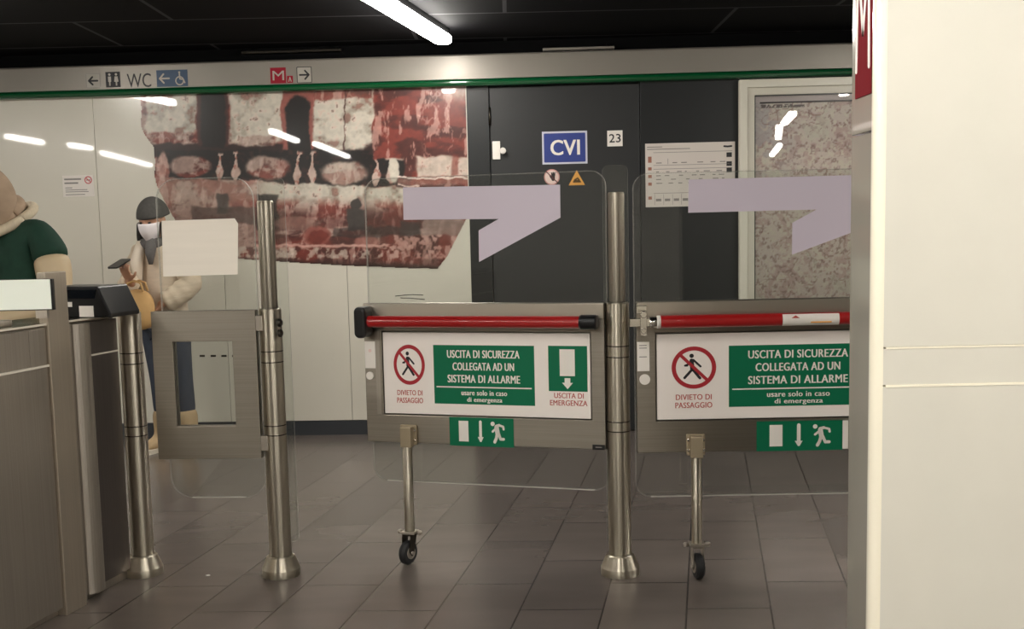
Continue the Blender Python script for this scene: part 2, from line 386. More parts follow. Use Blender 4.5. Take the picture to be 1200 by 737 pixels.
# ------------------------------------------------------------------ posts
def post(label, P, upper, name='gate_post', fin=None):
    t = thing(name, label, 'post', P)
    H = 1.071 if not upper else 1.076
    pr = [(.0445, .06), (.0445, H-.006), (.041, H)]
    MB().lathe(pr, n=48).build('tube', POLE, t)
    for z in (.572, .610, .862, .905): MB().lathe([(.0448, z), (.0452, z+.001), (.0452, z+.003), (.0448, z+.004)], n=48).build('joint_ring', DARKST, t)
    MB().lathe([(.076, 0), (.076, .030), (.072, .038), (.056, .078), (.046, .082)], n=48).build('base_collar', CHROME if False else POLE, t)
    if upper:
        MB().lathe([(.032, H), (.032, 1.489), (.029, 1.495)], n=40).build('upper_tube', POLE, t)
        g = MB(); g.prism(rrect(fin[0], fin[2], fin[1], fin[3], .022), .052, .060, 0, 1); g.build('glass_fin', [GLASS, GEDGE], t)
        for z in (.60, .88): MB().box(-.012, .012, .03, .066, z-.02, z+.02).build('glass_clamp', POLE, t, bevel=.002)
    return t
p1 = flr(169, 672); p2 = flr(330, 673); pm = flr(727, 672)
post('short round steel post beside the grey metal cabinet', p1, False, 'barrier_post')
post('tall round steel post between the glass swing gate and the left safety gate', p2, True, fin=(-.04, .066, .12, 1.585))
post('tall round steel post between the two red-barred safety gates', pm, True, fin=(-.046, .052, .1, 1.60))

RIM = mat('painted_glass_gleam', 'd2cec6', .3, alpha=.16); RIMB = mat('painted_glass_glow', 'e2ded6', .3, alpha=.6)  # pale strips paint the gleam and bottom glow of reflections inside the glass
def glass_rim(t, q, r, w_=.0035):
    w = MB(); w.frame(rrect(*q, r), rrect(q[0]+w_, q[1]+w_, q[2]-w_, q[3]-w_, r-w_), -.0056, .0056); w.build('glass_edge', RIM, t)
    MB().box(q[0]+r, q[2]-r, -.0058, .0058, q[1], q[1]+w_).build('glass_edge', RIMB, t)
# ------------------------------------------------------------------ the glass swing gate at the left
FG = Frame((p2.x, p2.y-.03, 0), -.07)
t = thing('swing_gate', 'glass swing gate with a steel plate and rectangular cut-out, beside the short post', 'gate', FG.P, FG.a)
g = MB(); g.prism(rrect(-.425, .325, -.038, 1.588, .085), -.005, .005, 0, 1); g.build('glass_panel', [GLASS, GEDGE], t)
glass_rim(t, (-.425, .325, -.038, 1.588), .085)
a, bb = (-.463, .486), (-.047, 1.073); c, d = (-.381, .617), (-.143, .953)
O = [(a[0], a[1]), (bb[0], a[1]), (bb[0], bb[1]), (a[0], bb[1])]; I = [(c[0], c[1]), (d[0], c[1]), (d[0], d[1]), (c[0], d[1])]
w = MB(); w.frame(O, I, -.022, -.005); w.frame(O, I, .005, .022); w.build('steel_plate', STEEL, t, bevel=.002)
for z in (.545, 1.02): MB().box(-.05, -.02, -.018, .018, z-.03, z+.03).build('hinge', STEELV, t, bevel=.003)
for px, py in ((326.5, 378), (327, 390)):
    s, z = FG.at(px, py, 0); MB().lathe([(.010, .0), (.016, .006), (.016, .016), (.008, .022)], axis='x', off=(s-.004, -.01, z), n=16).build('hinge_knob', DARKST, t)
# sheet of paper taped on it
c = [FG.at(*q, .007) for q in ((189.5, 258.8), (275, 255.8), (279, 262), (278.6, 321.5), (191.5, 324))]
cx = c[3][0]-.15; t = thing('paper_notice', 'blank white sheet of paper taped to the glass swing gate', 'paper', FG.world(cx, c[3][1], .007), FG.a)
w = MB(); w.prism([(q[0]-cx, q[1]-c[3][1]) for q in c], -.0012, 0); w.build('sheet', mat('white_paper', 'efe7da', .7, noise=.03, nscale=(2, 2, 30)), t)

# ------------------------------------------------------------------ safety gates
def circle_figure(cx, cz, rx, rz, parent, y):
    N = 48
    w = MB(); w.frame([(cx+rx*math.cos(q), cz+rz*math.sin(q)) for q in np.linspace(0, 2*math.pi, N, endpoint=False)],
                      [(cx+.81*rx*math.cos(q), cz+.81*rz*math.sin(q)) for q in np.linspace(0, 2*math.pi, N, endpoint=False)], y-.001, y)
    w.build('prohibition_ring', SIGNRED, parent)
    f = lambda q: (cx+q[0]*rx, cz+q[1]*rz)
    w = MB(); w.prism(circ(cx-.1*rx, cz+.56*rz, .1*rx, 20, .1*rz), y-.001, y)
    r = min(rx, rz)
    st = [[f((-.1, .33)), f((-.07, -.08)), .2*r], [f((-.02, .36)), f((.3, .05)), .1*r], [f((-.15, .2)), f((-.4, .1)), f((-.3, .1)), .09*r], [f((-.09, -.1)), f((-.42, -.48)), .12*r], [f((-.04, -.1)), f((.27, -.5)), .13*r]]
    w.limbs(st, .1*r, y-.001, y); w.build('walking_figure', INK, parent)
    w = MB().limbs([[f((-.60, .60)), f((.60, -.60))]], .15*r, y-.002, y-.001); w.build('prohibition_slash', SIGNRED, parent)
def running_man(x0, z0, x1, z1, y, w):
    f = lambda a, bb: (x0+a*(x1-x0), z0+bb*(z1-z0)); s = (z1-z0)
    w.prism(circ(*f(.13, .90), .10*s, 18), y-.001, y)
    w.limbs([[f(.42, .74), f(.5, .42), .21*s], [f(.62, .84), f(.92, .78), f(.95, .66), .10*s], [f(.40, .80), f(.62, .84), .13*s], [f(.38, .70), f(.12, .54), .10*s], [f(.46, .44), f(.38, .22), f(.26, .06), .14*s], [f(.56, .46), f(.70, .20), f(.93, .20), .13*s]], .1*s, y-.001, y)

def safety_gate(label, P, ang, X0, X1, ZB, ZT, sign, M):
    """X0..X1 the steel frame along the gate, sign = its printed panel, M(px,py,off) measures on the gate"""
    t = thing('safety_gate', label, 'gate', P, ang)
    # clear panel that carries the frame
    g = MB(); g.prism(rrect(*M['glass'], .06), -.005, .005, 0, 1); g.build('glass_panel', [GLASS, GEDGE], t); glass_rim(t, M['glass'], .06)
    f = MB(); sx0, sz0, sx1, sz1 = sign
    O = [(X0, ZB), (X1, ZB), (X1, ZT), (X0, ZT)]; I = [(sx0-.006, sz0-.006), (sx1+.004, sz0-.006), (sx1+.004, sz1+.006), (sx0-.006, sz1+.006)]
    f.frame(O, I, -.024, -.005); f.box(X0, X1, .005, .018, ZB, ZT); f.build('steel_frame', STEEL, t, bevel=.003)
    f = MB(); f.box(X0+.002, X1-.002, -.028, -.024, ZT-.062, ZT-.002); f.build('top_rail', mat('rail_steel', 'c3bbae', .32, .95), t, bevel=.002)
    return t
# --- left gate
A1 = -.30; FL = Frame((pm.x, pm.y-.0, 0), A1)
m = lambda x, y, off=.024: FL.at(x, y, off)
gl = (m(430, 300, 0)[0], m(470, 563.5, 0)[1], m(711, 300, 0)[0], m(690, 199.8, 0)[1])
sg = (m(450, 440)[0], (m(451, 484)[1]+m(692, 490.5)[1])/2, m(691.7, 440)[0], (m(449.5, 388.8)[1]+m(691, 391.8)[1])/2)
X0, X1 = m(428.5, 450)[0], m(709, 450)[0]
t = safety_gate('left safety gate, standing ajar, black end caps on its red bar', FL.P, A1, X0, X1, (m(429, 515.5)[1]+m(708, 529)[1])/2, 1.074, sg, dict(glass=gl))
ZB1 = (m(429, 515.5)[1]+m(708, 529)[1])/2
GATE1 = t
def sign_panel(t, sg, fr, full=True):
    """fr maps (fraction along, fraction up) of the printed panel"""
    y = -.0245; sx0, sz0, sx1, sz1 = sg; W = sx1-sx0; H = sz1-sz0
    w = MB().box(sx0, sx1, -.0235, -.006, sz0, sz1); p = w.build('sign_panel', mat('sign_white', 'f2eae3', .4), t)
    X = lambda q: sx0+q*W; Z = lambda q: sz0+q*H
    y = -.0235
    circle_figure(X(.130), Z(.605), .0785*W, .247*H, p, y)
    text('DIVIETO DI', X(.066), X(.192), Z(.228), Z(.292), y, TXTRED, p, heavy=.02)
    text('PASSAGGIO', X(.064), X(.194), Z(.132), Z(.198), y, TXTRED, p, heavy=.02)
    w = MB().box(X(.253), X(.741), y-.001, y, Z(.135), Z(.852)); w.build('green_panel', GREEN, p)
    yy = y-.001
    for tx, a, bb, lo, hi in (('USCITA DI SICUREZZA', .322, .671, .698, .792), ('COLLEGATA AD UN', .348, .644, .548, .642), ('SISTEMA DI ALLARME', .322, .671, .398, .492)):
        text(tx, X(a), X(bb), Z(lo), Z(hi), yy, WHITE, p, heavy=.036)
    MB().box(X(.265), X(.727), yy-.001, yy, Z(.335), Z(.350)).build('rule', WHITE, p)
    text('usare solo in caso', X(.388), X(.608), Z(.245), Z(.308), yy, WHITE, p, heavy=.036)
    text('di emergenza', X(.415), X(.584), Z(.148), Z(.222), yy, WHITE, p, heavy=.036)
    if full:
        w = MB().box(X(.807), X(.987), y-.001, y, Z(.318), Z(.855)); w.build('exit_panel', GREEN, p)
        w = MB().box(X(.860), X(.930), yy-.001, yy, Z(.50), Z(.815)); w.build('door_symbol', WHITE, p)
        w = MB(); w.prism([(X(.882), Z(.475)), (X(.908), Z(.475)), (X(.908), Z(.42)), (X(.920), Z(.42)), (X(.895), Z(.345)), (X(.870), Z(.42)), (X(.882), Z(.42))], yy-.001, yy); w.build('arrow_symbol', WHITE, p)
        text('USCITA DI', X(.832), X(.968), Z(.236), Z(.298), y, TXTRED, p, heavy=.02)
        text('EMERGENZA', X(.812), X(.985), Z(.148), Z(.212), y, TXTRED, p, heavy=.02)
    return p
sign_panel(t, sg, None)
def exit_sign(t, x0, x1, z0, z1, strip=0.):
    y = -.0245
    w = MB().box(x0, x1, y-.003, y+.002, z0, z1); p = w.build('exit_sign', GREEN, t)
    y -= .003; W = x1-x0; H = z1-z0; X = lambda q: x0+q*W; Z = lambda q: z0+q*H
    MB().box(X(.15), X(.30), y-.001, y, Z(.16), Z(.88)).build('door_symbol', WHITE, p)
    w = MB().limbs([[(X(.49), Z(.3)), (X(.49), Z(.86)), .042*W]], .04, y-.001, y); w.prism([(X(.445), Z(.33)), (X(.535), Z(.33)), (X(.50), Z(.16)), (X(.48), Z(.16))], y-.001, y); w.build('arrow_symbol', WHITE, p)
    w = MB(); running_man(X(.655), Z(.13), X(.86), Z(.88), y, w); w.build('running_figure', WHITE, p)
    if strip: MB().box(x1, x1+strip, -.0265, -.0245, z0+.004, z1-.002).build('white_strip', WHITE, t)
ea = m(527, 500); eb = m(602, 505)
exit_sign(t, ea[0], eb[0], (m(527, 521)[1]+m(602, 525)[1])/2, (m(527, 487.5)[1]+m(602, 491.5)[1])/2)
# red panic bar
def panic_bar(t, x0, x1, z, off, r, caps):
    b_ = MB().lathe([(r*.96, x0), (r, x0+.004), (r, x1-.004), (r*.96, x1)], axis='x', off=(0, -off, z), n=32).build('panic_bar', RED, t)
    return b_
zb = (m(440, 376, .075)[1]+m(690, 378.5, .075)[1])/2
xa, xb = m(428, 376, .075)[0], m(681, 378, .075)[0]
bar = panic_bar(t, xa, xb, zb, .075, .0235, 1)
w = MB(); xe = m(418.5, 376, .075)[0]
w.prism([(q[0], q[1]) for q in rrect(xe, zb-.066, xe+.052, zb+.062, .022)], -.115, -.03); w.build('end_cap', BLACKP, bar, bevel=.012)
xr = m(700, 378, .075)[0]
w = MB(); w.lathe([(.027, xb-.005), (.029, xb+.002), (.029, xr-.006), (.024, xr)], axis='x', off=(0, -.075, zb), n=28); w.box(xb+.01, xr-.008, -.07, -.02, zb-.024, zb+.024); w.build('end_cap', BLACKP, bar)
# stickers and lock on the free edge
q0, q1 = m(428.5, 431), m(439.5, 400)
p = MB().box(q0[0], q1[0], -.0265, -.0245, q0[1]-.001, q1[1]).build('sticker', WHITE, t)
MB().prism(circ((q0[0]+q1[0])/2, q0[1]+.072, .007, 16), -.0275, -.0265).build('red_mark', PINKW, p)
w = MB(); w.box(m(441, 440)[0], m(446.5, 440)[0], -.027, -.024, sg[1]-.006, sg[3]+.006); w.build('edge_profile', STEELV, t)
q = m(434, 440); MB().lathe([(.0165, 0), (.0165, -.006), (.008, -.007)], axis='y', off=(q[0], -.024, q[1]), n=24).build('lock', WHITE, t)
q0, q1 = m(694.5, 526.8), m(709, 521.3)
p = MB().box(q0[0], q1[0], -.0265, -.0245, q0[1], q1[1]).build('maker_plate', BLACKP, t)
MB().box(q0[0]+.012, q1[0]-.012, -.027, -.0265, (q0[1]*.6+q1[1]*.4), (q0[1]*.4+q1[1]*.6)).build('printed_line', GREY, p)
# lilac arrow on the glass
def arrow(t, pts): return MB().prism(pts, -.0075, -.0055).build('arrow_decal', FILM, t)
arrow(t, [m(*q, .006) for q in ((472.3, 219.7), (656.3, 216.4), (656.8, 255), (561.5, 306.9), (561, 270), (584.5, 256.5), (473, 257.6))])
# support leg with a caster
def leg(t, x, ztop, wheel_turn, flipdepth):
    y = -.055
    w = MB().box(x-.036, x+.036, -.038, -.0245, ztop-.083, ztop); w.box(x-.024, x+.024, -.072, -.038, ztop-.088, ztop-.004)
    l_ = MB().lathe([(.0205, .135), (.0205, ztop-.086)], cx=x, cy=y, n=24).build('support_leg', POLE, t)
    w.build('bracket', mat('bracket_steel', 'b3a58c', .5, .8), l_, bevel=.004)
    for dx in (-.028, .028):
        for dz in (-.022, -.062): MB().lathe([(.006, -.038), (.006, -.043), (.003, -.045)], axis='y', off=(x+dx, 0, ztop+dz), n=10).build('bolt', CHROME, l_)
    w = MB().box(x-.030, x+.030, y-.03, y+.03, .128, .137)
    for dx in (-.042, .042): w.lathe([(.010, .124), (.012, .129), (.012, .135), (.008, .140)], cx=x+dx, cy=y, n=14)
    w.box(x-.046, x+.046, y-.006, y+.006, .129, .134)
    w.build('caster_plate', STEELV, l_, bevel=.001)
    # fork and wheel, built along x then turned about the leg
    c, s = math.cos(wheel_turn), math.sin(wheel_turn)
    def turn(v): return [(x+p[0]*c-p[1]*s, y+p[0]*s+p[1]*c, p[2]) for p in v]
    f = MB()
    for e in (-1, 1): f.prism([(-.018, .128), (.022, .128), (.030, .055), (.016, .036), (.004, .046)], e*.021-.002, e*.021+.002)
    f.box(-.02, .022, -.022, .022, .120, .128); f.v = turn(f.v); f.build('fork', DARKST if flipdepth else STEELV, l_)
    f = MB().lathe([(.020, -.017), (.042, -.016), (.050, -.008), (.050, .008), (.042, .016), (.020, .017)], axis='y', off=(.016, 0, .050), n=32); f.v = turn(f.v); f.build('wheel', RUBBER, l_)
    f = MB().lathe([(.026, -.0185), (.026, .0185)], axis='y', off=(.016, 0, .050), n=24); f.lathe([(.007, -.027), (.007, .027)], axis='y', off=(.016, 0, .050), n=12); f.v = turn(f.v); f.build('wheel_hub', STEELV, l_)
leg(t, m(477.5, 520, .05)[0], m(476, 498, .04)[1], math.radians(-106), True)

# --- right gate
A2 = -.015; FR = Frame((pm.x, pm.y-.01, 0), A2)
m = lambda x, y, off=.024: FR.at(x, y, off)
k = (853.5-769.5)/61.5                                        # the panel is the same print, drawn wider
X0, X1 = m(746.5, 450)[0], m(746.5, 450)[0]+1.26
sw = m(853.5, 450)[0]-m(769.5, 450)[0]
sg = (m(770, 440)[0], m(790, 491.5)[1], m(770, 440)[0]+sw/.253, m(790, 391.5)[1])
ZB2 = (m(747, 530.5)[1]+m(998, 527)[1])/2
t = safety_gate('right safety gate, white sticker on its red bar, partly behind the cream column', FR.P, A2, X0, X1, ZB2, 1.076, sg,
                dict(glass=(m(743, 400, 0)[0], m(850, 580.5, 0)[1], X1-.01, m(790, 202, 0)[1])))
sign_panel(t, sg, None)
ea = m(886.5, 510); eb = m(987, 510)
exit_sign(t, ea[0], eb[0], (m(886, 529)[1]+m(987, 526.5)[1])/2, (m(886, 494)[1]+m(987, 492)[1])/2, .022)
zb = (m(780, 375.8, .075)[1]+m(990, 374, .075)[1])/2
xa, xb = m(773, 376, .075)[0], X1-.10
bar = panic_bar(t, xa, xb, zb, .075, .0245, 1)
MB().lathe([(.0215, xa-.012), (.0245, xa-.010), (.0245, xa+.003)], axis='x', off=(0, -.075, zb), n=28).build('white_collar', WHITE, bar)
w = MB().lathe([(.0215, xa-.04), (.0215, xa-.010)], axis='x', off=(0, -.075, zb), n=24)
w.box(xa-.075, xa-.05, -.095, -.02, zb-.05, zb+.045); w.box(xa-.115, xa-.02, -.09, -.06, zb-.016, zb+.016); w.box(xa-.085, xa-.045, -.05, -.02, zb+.03, zb+.062)
w.lathe([(.013, -.098), (.013, -.02)], axis='y', off=(xa-.062, 0, zb+.03), n=14)
w.lathe([(.011, -.098), (.011, -.02)], axis='y', off=(xa-.062, 0, zb-.032), n=14); w.build('bare_lever', CHROME, bar, bevel=.002)
w = MB().lathe([(.028, xb-.005), (.028, xb+.05)], axis='x', off=(0, -.075, zb), n=24).box(xb+.01, xb+.045, -.075, -.024, zb-.02, zb+.02); w.build('end_cap', BLACKP, bar)
sa, sb_ = m(917.5, 375, .1)[0], m(984, 374, .1)[0]; w = MB(); N = 10; r = .0255
vs = []; fs = []
for i in range(N+1):
    q = -1.15+2.1*i/N
    vs += [(sa, -.075-r*math.cos(q), zb+r*math.sin(q)), (sb_, -.075-r*math.cos(q), zb+r*math.sin(q))]
for i in range(N): fs.append((2*i, 2*i+1, 2*i+3, 2*i+2))
w.add(vs, fs, 0, True); st = w.build('sticker', WHITE, bar, recalc=False)
w = MB()
w.prism([(sa+.032, zb+.006), (sa+.048, zb+.016), (sa+.064, zb+.006)], -.075-r-.0005, -.075-r+.004); w.build('red_mark', TXTRED, st)
w = MB().box(sa+.105, sb_-.03, -.075-r-.0005, -.075-r+.002, zb-.013, zb-.008); w.build('printed_line', ORANGE, st)
q0, q1 = m(746.8, 435), m(760.8, 400.5)
p = MB().box(q0[0], q1[0], -.0265, -.0245, q0[1], q1[1]).build('sticker', WHITE, t)
for dz in (.012, .022, .056): MB().box(q0[0]+.008, q1[0]-.01, -.0275, -.0265, q1[1]-dz-.003, q1[1]-dz).build('printed_line', GREY, p)
q = m(755.5, 444.5); MB().lathe([(.0205, 0), (.0205, -.006), (.008, -.007)], axis='y', off=(q[0], -.024, q[1]), n=24).build('lock', WHITE, t)
q = [m(*e, .006) for e in ((807, 210.5), (806.5, 249.3))]; tip = m(656.3, 216, .006)
L = .86
A = q[0]; Bt = q[1]
pts = [A, (A[0]+.86, A[1]+.004), (A[0]+.86, A[1]-.128), m(928, 298.5, .006), m(928.5, 261, .006), m(957, 245.5, .006), Bt]
arrow(t, pts)
leg(t, m(816, 540, .05)[0], m(815, 509.5, .05)[1], math.radians(-82), False)

# ------------------------------------------------------------------ metal cabinet at the left
C0 = flr(150, 680); C1 = flr(45, 737); CA = math.atan2(C0.y-C1.y, C0.x-C1.x); FC = Frame(C0, CA)
mc = lambda x, y, off=0.: FC.at(x, y, off)
ZT = 1.067
EDGEHI = mat('painted_edge_highlight', 'cfc8ba', .4)  # pale colour stands in for overhead light caught on the cabinet bevels
t = thing('turnstile_cabinet', 'long brushed grey metal turnstile cabinet at the left edge', 'turnstile cabinet', FC.P, CA)
# local: x along the side face (away from the viewer), y negative = towards the aisle
sp0, sp1 = mc(55, 430)[0], mc(80, 430)[0]; sc0, sc1 = mc(88, 470)[0], mc(107, 470)[0]; se = mc(144.5, 500)[0]
w = MB().box(-3.2, sp1, 0, .24, .05, ZT-.012); w.box(sp1, se, .018, .24, .05, ZT-.012); w.box(-3.2, se, .02, .23, 0, .05); w.build('body', STEELV, t, bevel=.003)
zm = mc(30, 433)[1]
w = MB().box(-3.2, sp0-.004, -.006, 0, .03, zm-.004); w.build('lower_panel', STEELV, t, bevel=.002)
xs = mc(33, 410)[0]
w = MB().box(-3.2, xs-.0015, -.006, 0, zm+.004, ZT-.016); w.build('upper_panel', STEELV, t, bevel=.002)
w = MB().box(xs+.0015, sp0-.004, -.006, 0, zm+.004, ZT-.016); w.build('upper_panel', STEELV, t, bevel=.002)
w = MB().box(-3.2, sp0, -.010, 0, zm-.004, zm+.004); w.build('edge_highlight', EDGEHI, t)
w = MB().box(-3.2, sp0, -.008, .25, ZT-.012, ZT); w.box(sp1, se, -.004, .25, ZT-.012, ZT); w.box(sp0, sp1, .02, .25, ZT-.012, ZT); w.build('top_plate', mat('top_plate_steel', 'b9b3a6', .25, 1.), t, bevel=.003)
MB().box(-3.2, sp0, -.0095, -.008, ZT-.007, ZT).build('edge_highlight', EDGEHI, t); MB().box(sp1, se, -.0055, -.004, ZT-.007, ZT).build('edge_highlight', EDGEHI, t)
w = MB().box(-3.2, sp0-.1, .05, .2, ZT, ZT+.022); w.build('raised_ledge', STEELV, t, bevel=.006)
w = MB().box(sp0, sp1, -.016, .02, 0, mc(70, 318)[1]); w.build('upright', mat('upright_steel', 'b9ae9e', .4, .8, noise=.05, nscale=(160, 160, 1.5)), t, bevel=.003)
w = MB().box(sp1, sc0, .0, .02, 0, ZT-.012); w.build('seam_strip', STEELV, t)
w = MB(); r = (sc1-sc0)/2
w.prism([((sc0+sc1)/2+r*math.cos(a), -.032*math.sin(a)) for a in [math.pi*k/12 for k in range(13)]]+[(sc0, .02), (sc1, .02)], .03, ZT-.016); w.v = [(p[0], p[2], p[1]) for p in w.v]
w.build('half_round_column', STEELV, t)
zf = mc(125, 413)[1]
w = MB().box(sc1+.004, se, .004, .018, .04, zf-.003); w.build('far_lower_panel', mat('dark_brushed_steel', '77706c', .34, .85, noise=.06, nscale=(160, 160, 1.5)), t)
w = MB().box(sc1+.004, se, .004, .018, zf+.003, ZT-.016); w.build('far_upper_panel', MATS['dark_brushed_steel'], t)
w = MB().box(sc1, se, .0, .018, zf-.003, zf+.003); w.build('edge_highlight', EDGEHI, t)
w = MB().box(sc1, sc1+.008, .0, .018, .04, zf-.003); w.build('edge_highlight', EDGEHI, t)
# pale reader screen facing the viewer, on the upright
xs = sp0-.05; Ys = FC.world(xs, 0).y
ta = aty(0, 328, Ys); tb = aty(61.5, 362, Ys)
t = thing('reader_screen', 'pale rectangular reader screen fixed to the upright of the cabinet', 'screen', (tb.x, Ys, ZT+.022))
h0 = tb.z-ZT-.022; h1 = ta.z-ZT-.022
w = MB().box(-.40, .005, -.002, .02, h0-.004, h1); w.build('case', BLACKP, t, bevel=.003)
w = MB().box(-.395, -.001, -.006, -.002, h0, h1-.001); w.build('screen', mat('pale_screen', 'f0f6ec', .25, coat=.4), t)
w = MB().box(-.30, -.26, .0, .018, .0, h0-.003); w.box(-.06, -.02, 0, .018, .0, h0-.003); w.build('stand', STEELV, t)
# black validator hood on the far end of the cabinet
Yv = FC.world(sc1+.02, 0).y; v0 = aty(79, 372, Yv); v1 = aty(135.5, 366, Yv)
t = thing('ticket_validator', 'black plastic ticket validator with sloping end on top of the cabinet', 'ticket validator', (v0.x, Yv, ZT), CA-math.pi/2)
W = v1.x-v0.x; hz = aty(100, 335.5, Yv).z-ZT
w = MB(); w.prism([(-.10, 0), (W, 0), (W, .016), (W*.735, hz), (-.10, hz)], 0, .20); w.build('housing', BLACKP, t, bevel=.006)
w = MB(); w.prism([(-.08, hz-.045), (W*.66, hz-.045), (W*.72, hz-.012), (-.08, hz-.012)], -.003, 0); w.build('window', mat('black_gloss', '0c1016', .1, coat=1.), t)
MB().box(W*.30, W*.62, -.004, 0, .004, .045).build('label', WHITE, t); MB().box(W*.03, W*.13, -.004, 0, .042, .06).build('button', WHITE, t)

# ------------------------------------------------------------------ the wall print
def to_px(s, z, off=0.):
    """where a point of the wall falls, vectorised: the print is measured in these units"""
    P = np.stack([WALL.P.x+WALL.X.x*s+WALL.N.x*off, WALL.P.y+WALL.X.y*s+WALL.N.y*off, z], -1)-np.array(CAMP)
    q = P @ np.array(RM); return CX+F*q[..., 0]/-q[..., 2], CY-F*q[..., 1]/-q[..., 2]
def inpoly(X, Y, P):
    r = np.zeros(X.shape, bool); n = len(P)
    for i in range(n):
        (x0, y0), (x1, y1) = P[i], P[(i+1) % n]
        c = ((y0 > Y) != (y1 > Y)); xx = (x1-x0)*(Y-y0)/((y1-y0) or 1e-9)+x0; r ^= c & (X < xx)
    return r
def printed(name, s0, s1, z0, z1, step, off, fn, m, outline=None, parent=None, loc=None, rz=YW):
    ns = int((s1-s0)/step)+1; nz_ = int((z1-z0)/step)+1
    S, Z = np.meshgrid(np.linspace(s0, s1, ns), np.linspace(z0, z1, nz_)); X, Y = to_px(S, Z, off); C = fn(X, Y)
    keep = np.ones((nz_-1, ns-1), bool)
    if outline:
        cxm = (X[:-1, :-1]+X[1:, 1:])/2; cym = (Y[:-1, :-1]+Y[1:, 1:])/2; keep = inpoly(cxm, cym, outline)
    idx = np.arange(ns*nz_).reshape(nz_, ns); q = np.stack([idx[:-1, :-1], idx[:-1, 1:], idx[1:, 1:], idx[1:, :-1]], -1)[keep]
    used = np.unique(q); rem = -np.ones(ns*nz_, int); rem[used] = np.arange(len(used))
    vs = np.stack([S.ravel(), np.full(S.size, -off), Z.ravel()], -1)[used]
    me = bpy.data.meshes.new(name); me.from_pydata(vs.tolist(), [], rem[q].tolist()); me.update(); me.materials.append(m)
    at = me.attributes.new('Print', 'FLOAT_COLOR', 'POINT'); L_ = C.reshape(-1, 3)[used]
    L_ = np.where(L_ <= .04045, L_/12.92, ((L_+.055)/1.055)**2.4)
    at.data.foreach_set('color', np.concatenate([L_, np.ones((len(L_), 1))], 1).ravel())
    o = bpy.data.objects.new(name, me); COL.objects.link(o)
    if parent: o.parent = parent
    else: o.location = WALL.P; o.rotation_euler = (0, 0, rz)
    so = o.modifiers.new('thickness', 'SOLIDIFY'); so.thickness = .002; so.offset = -1
    return o
def rgb(h): return np.array([int(h[i:i+2], 16)/255 for i in (0, 2, 4)])
def sstep(a, bb, x): q = np.clip((x-a)/(bb-a), 0, 1); return q*q*(3-2*q)
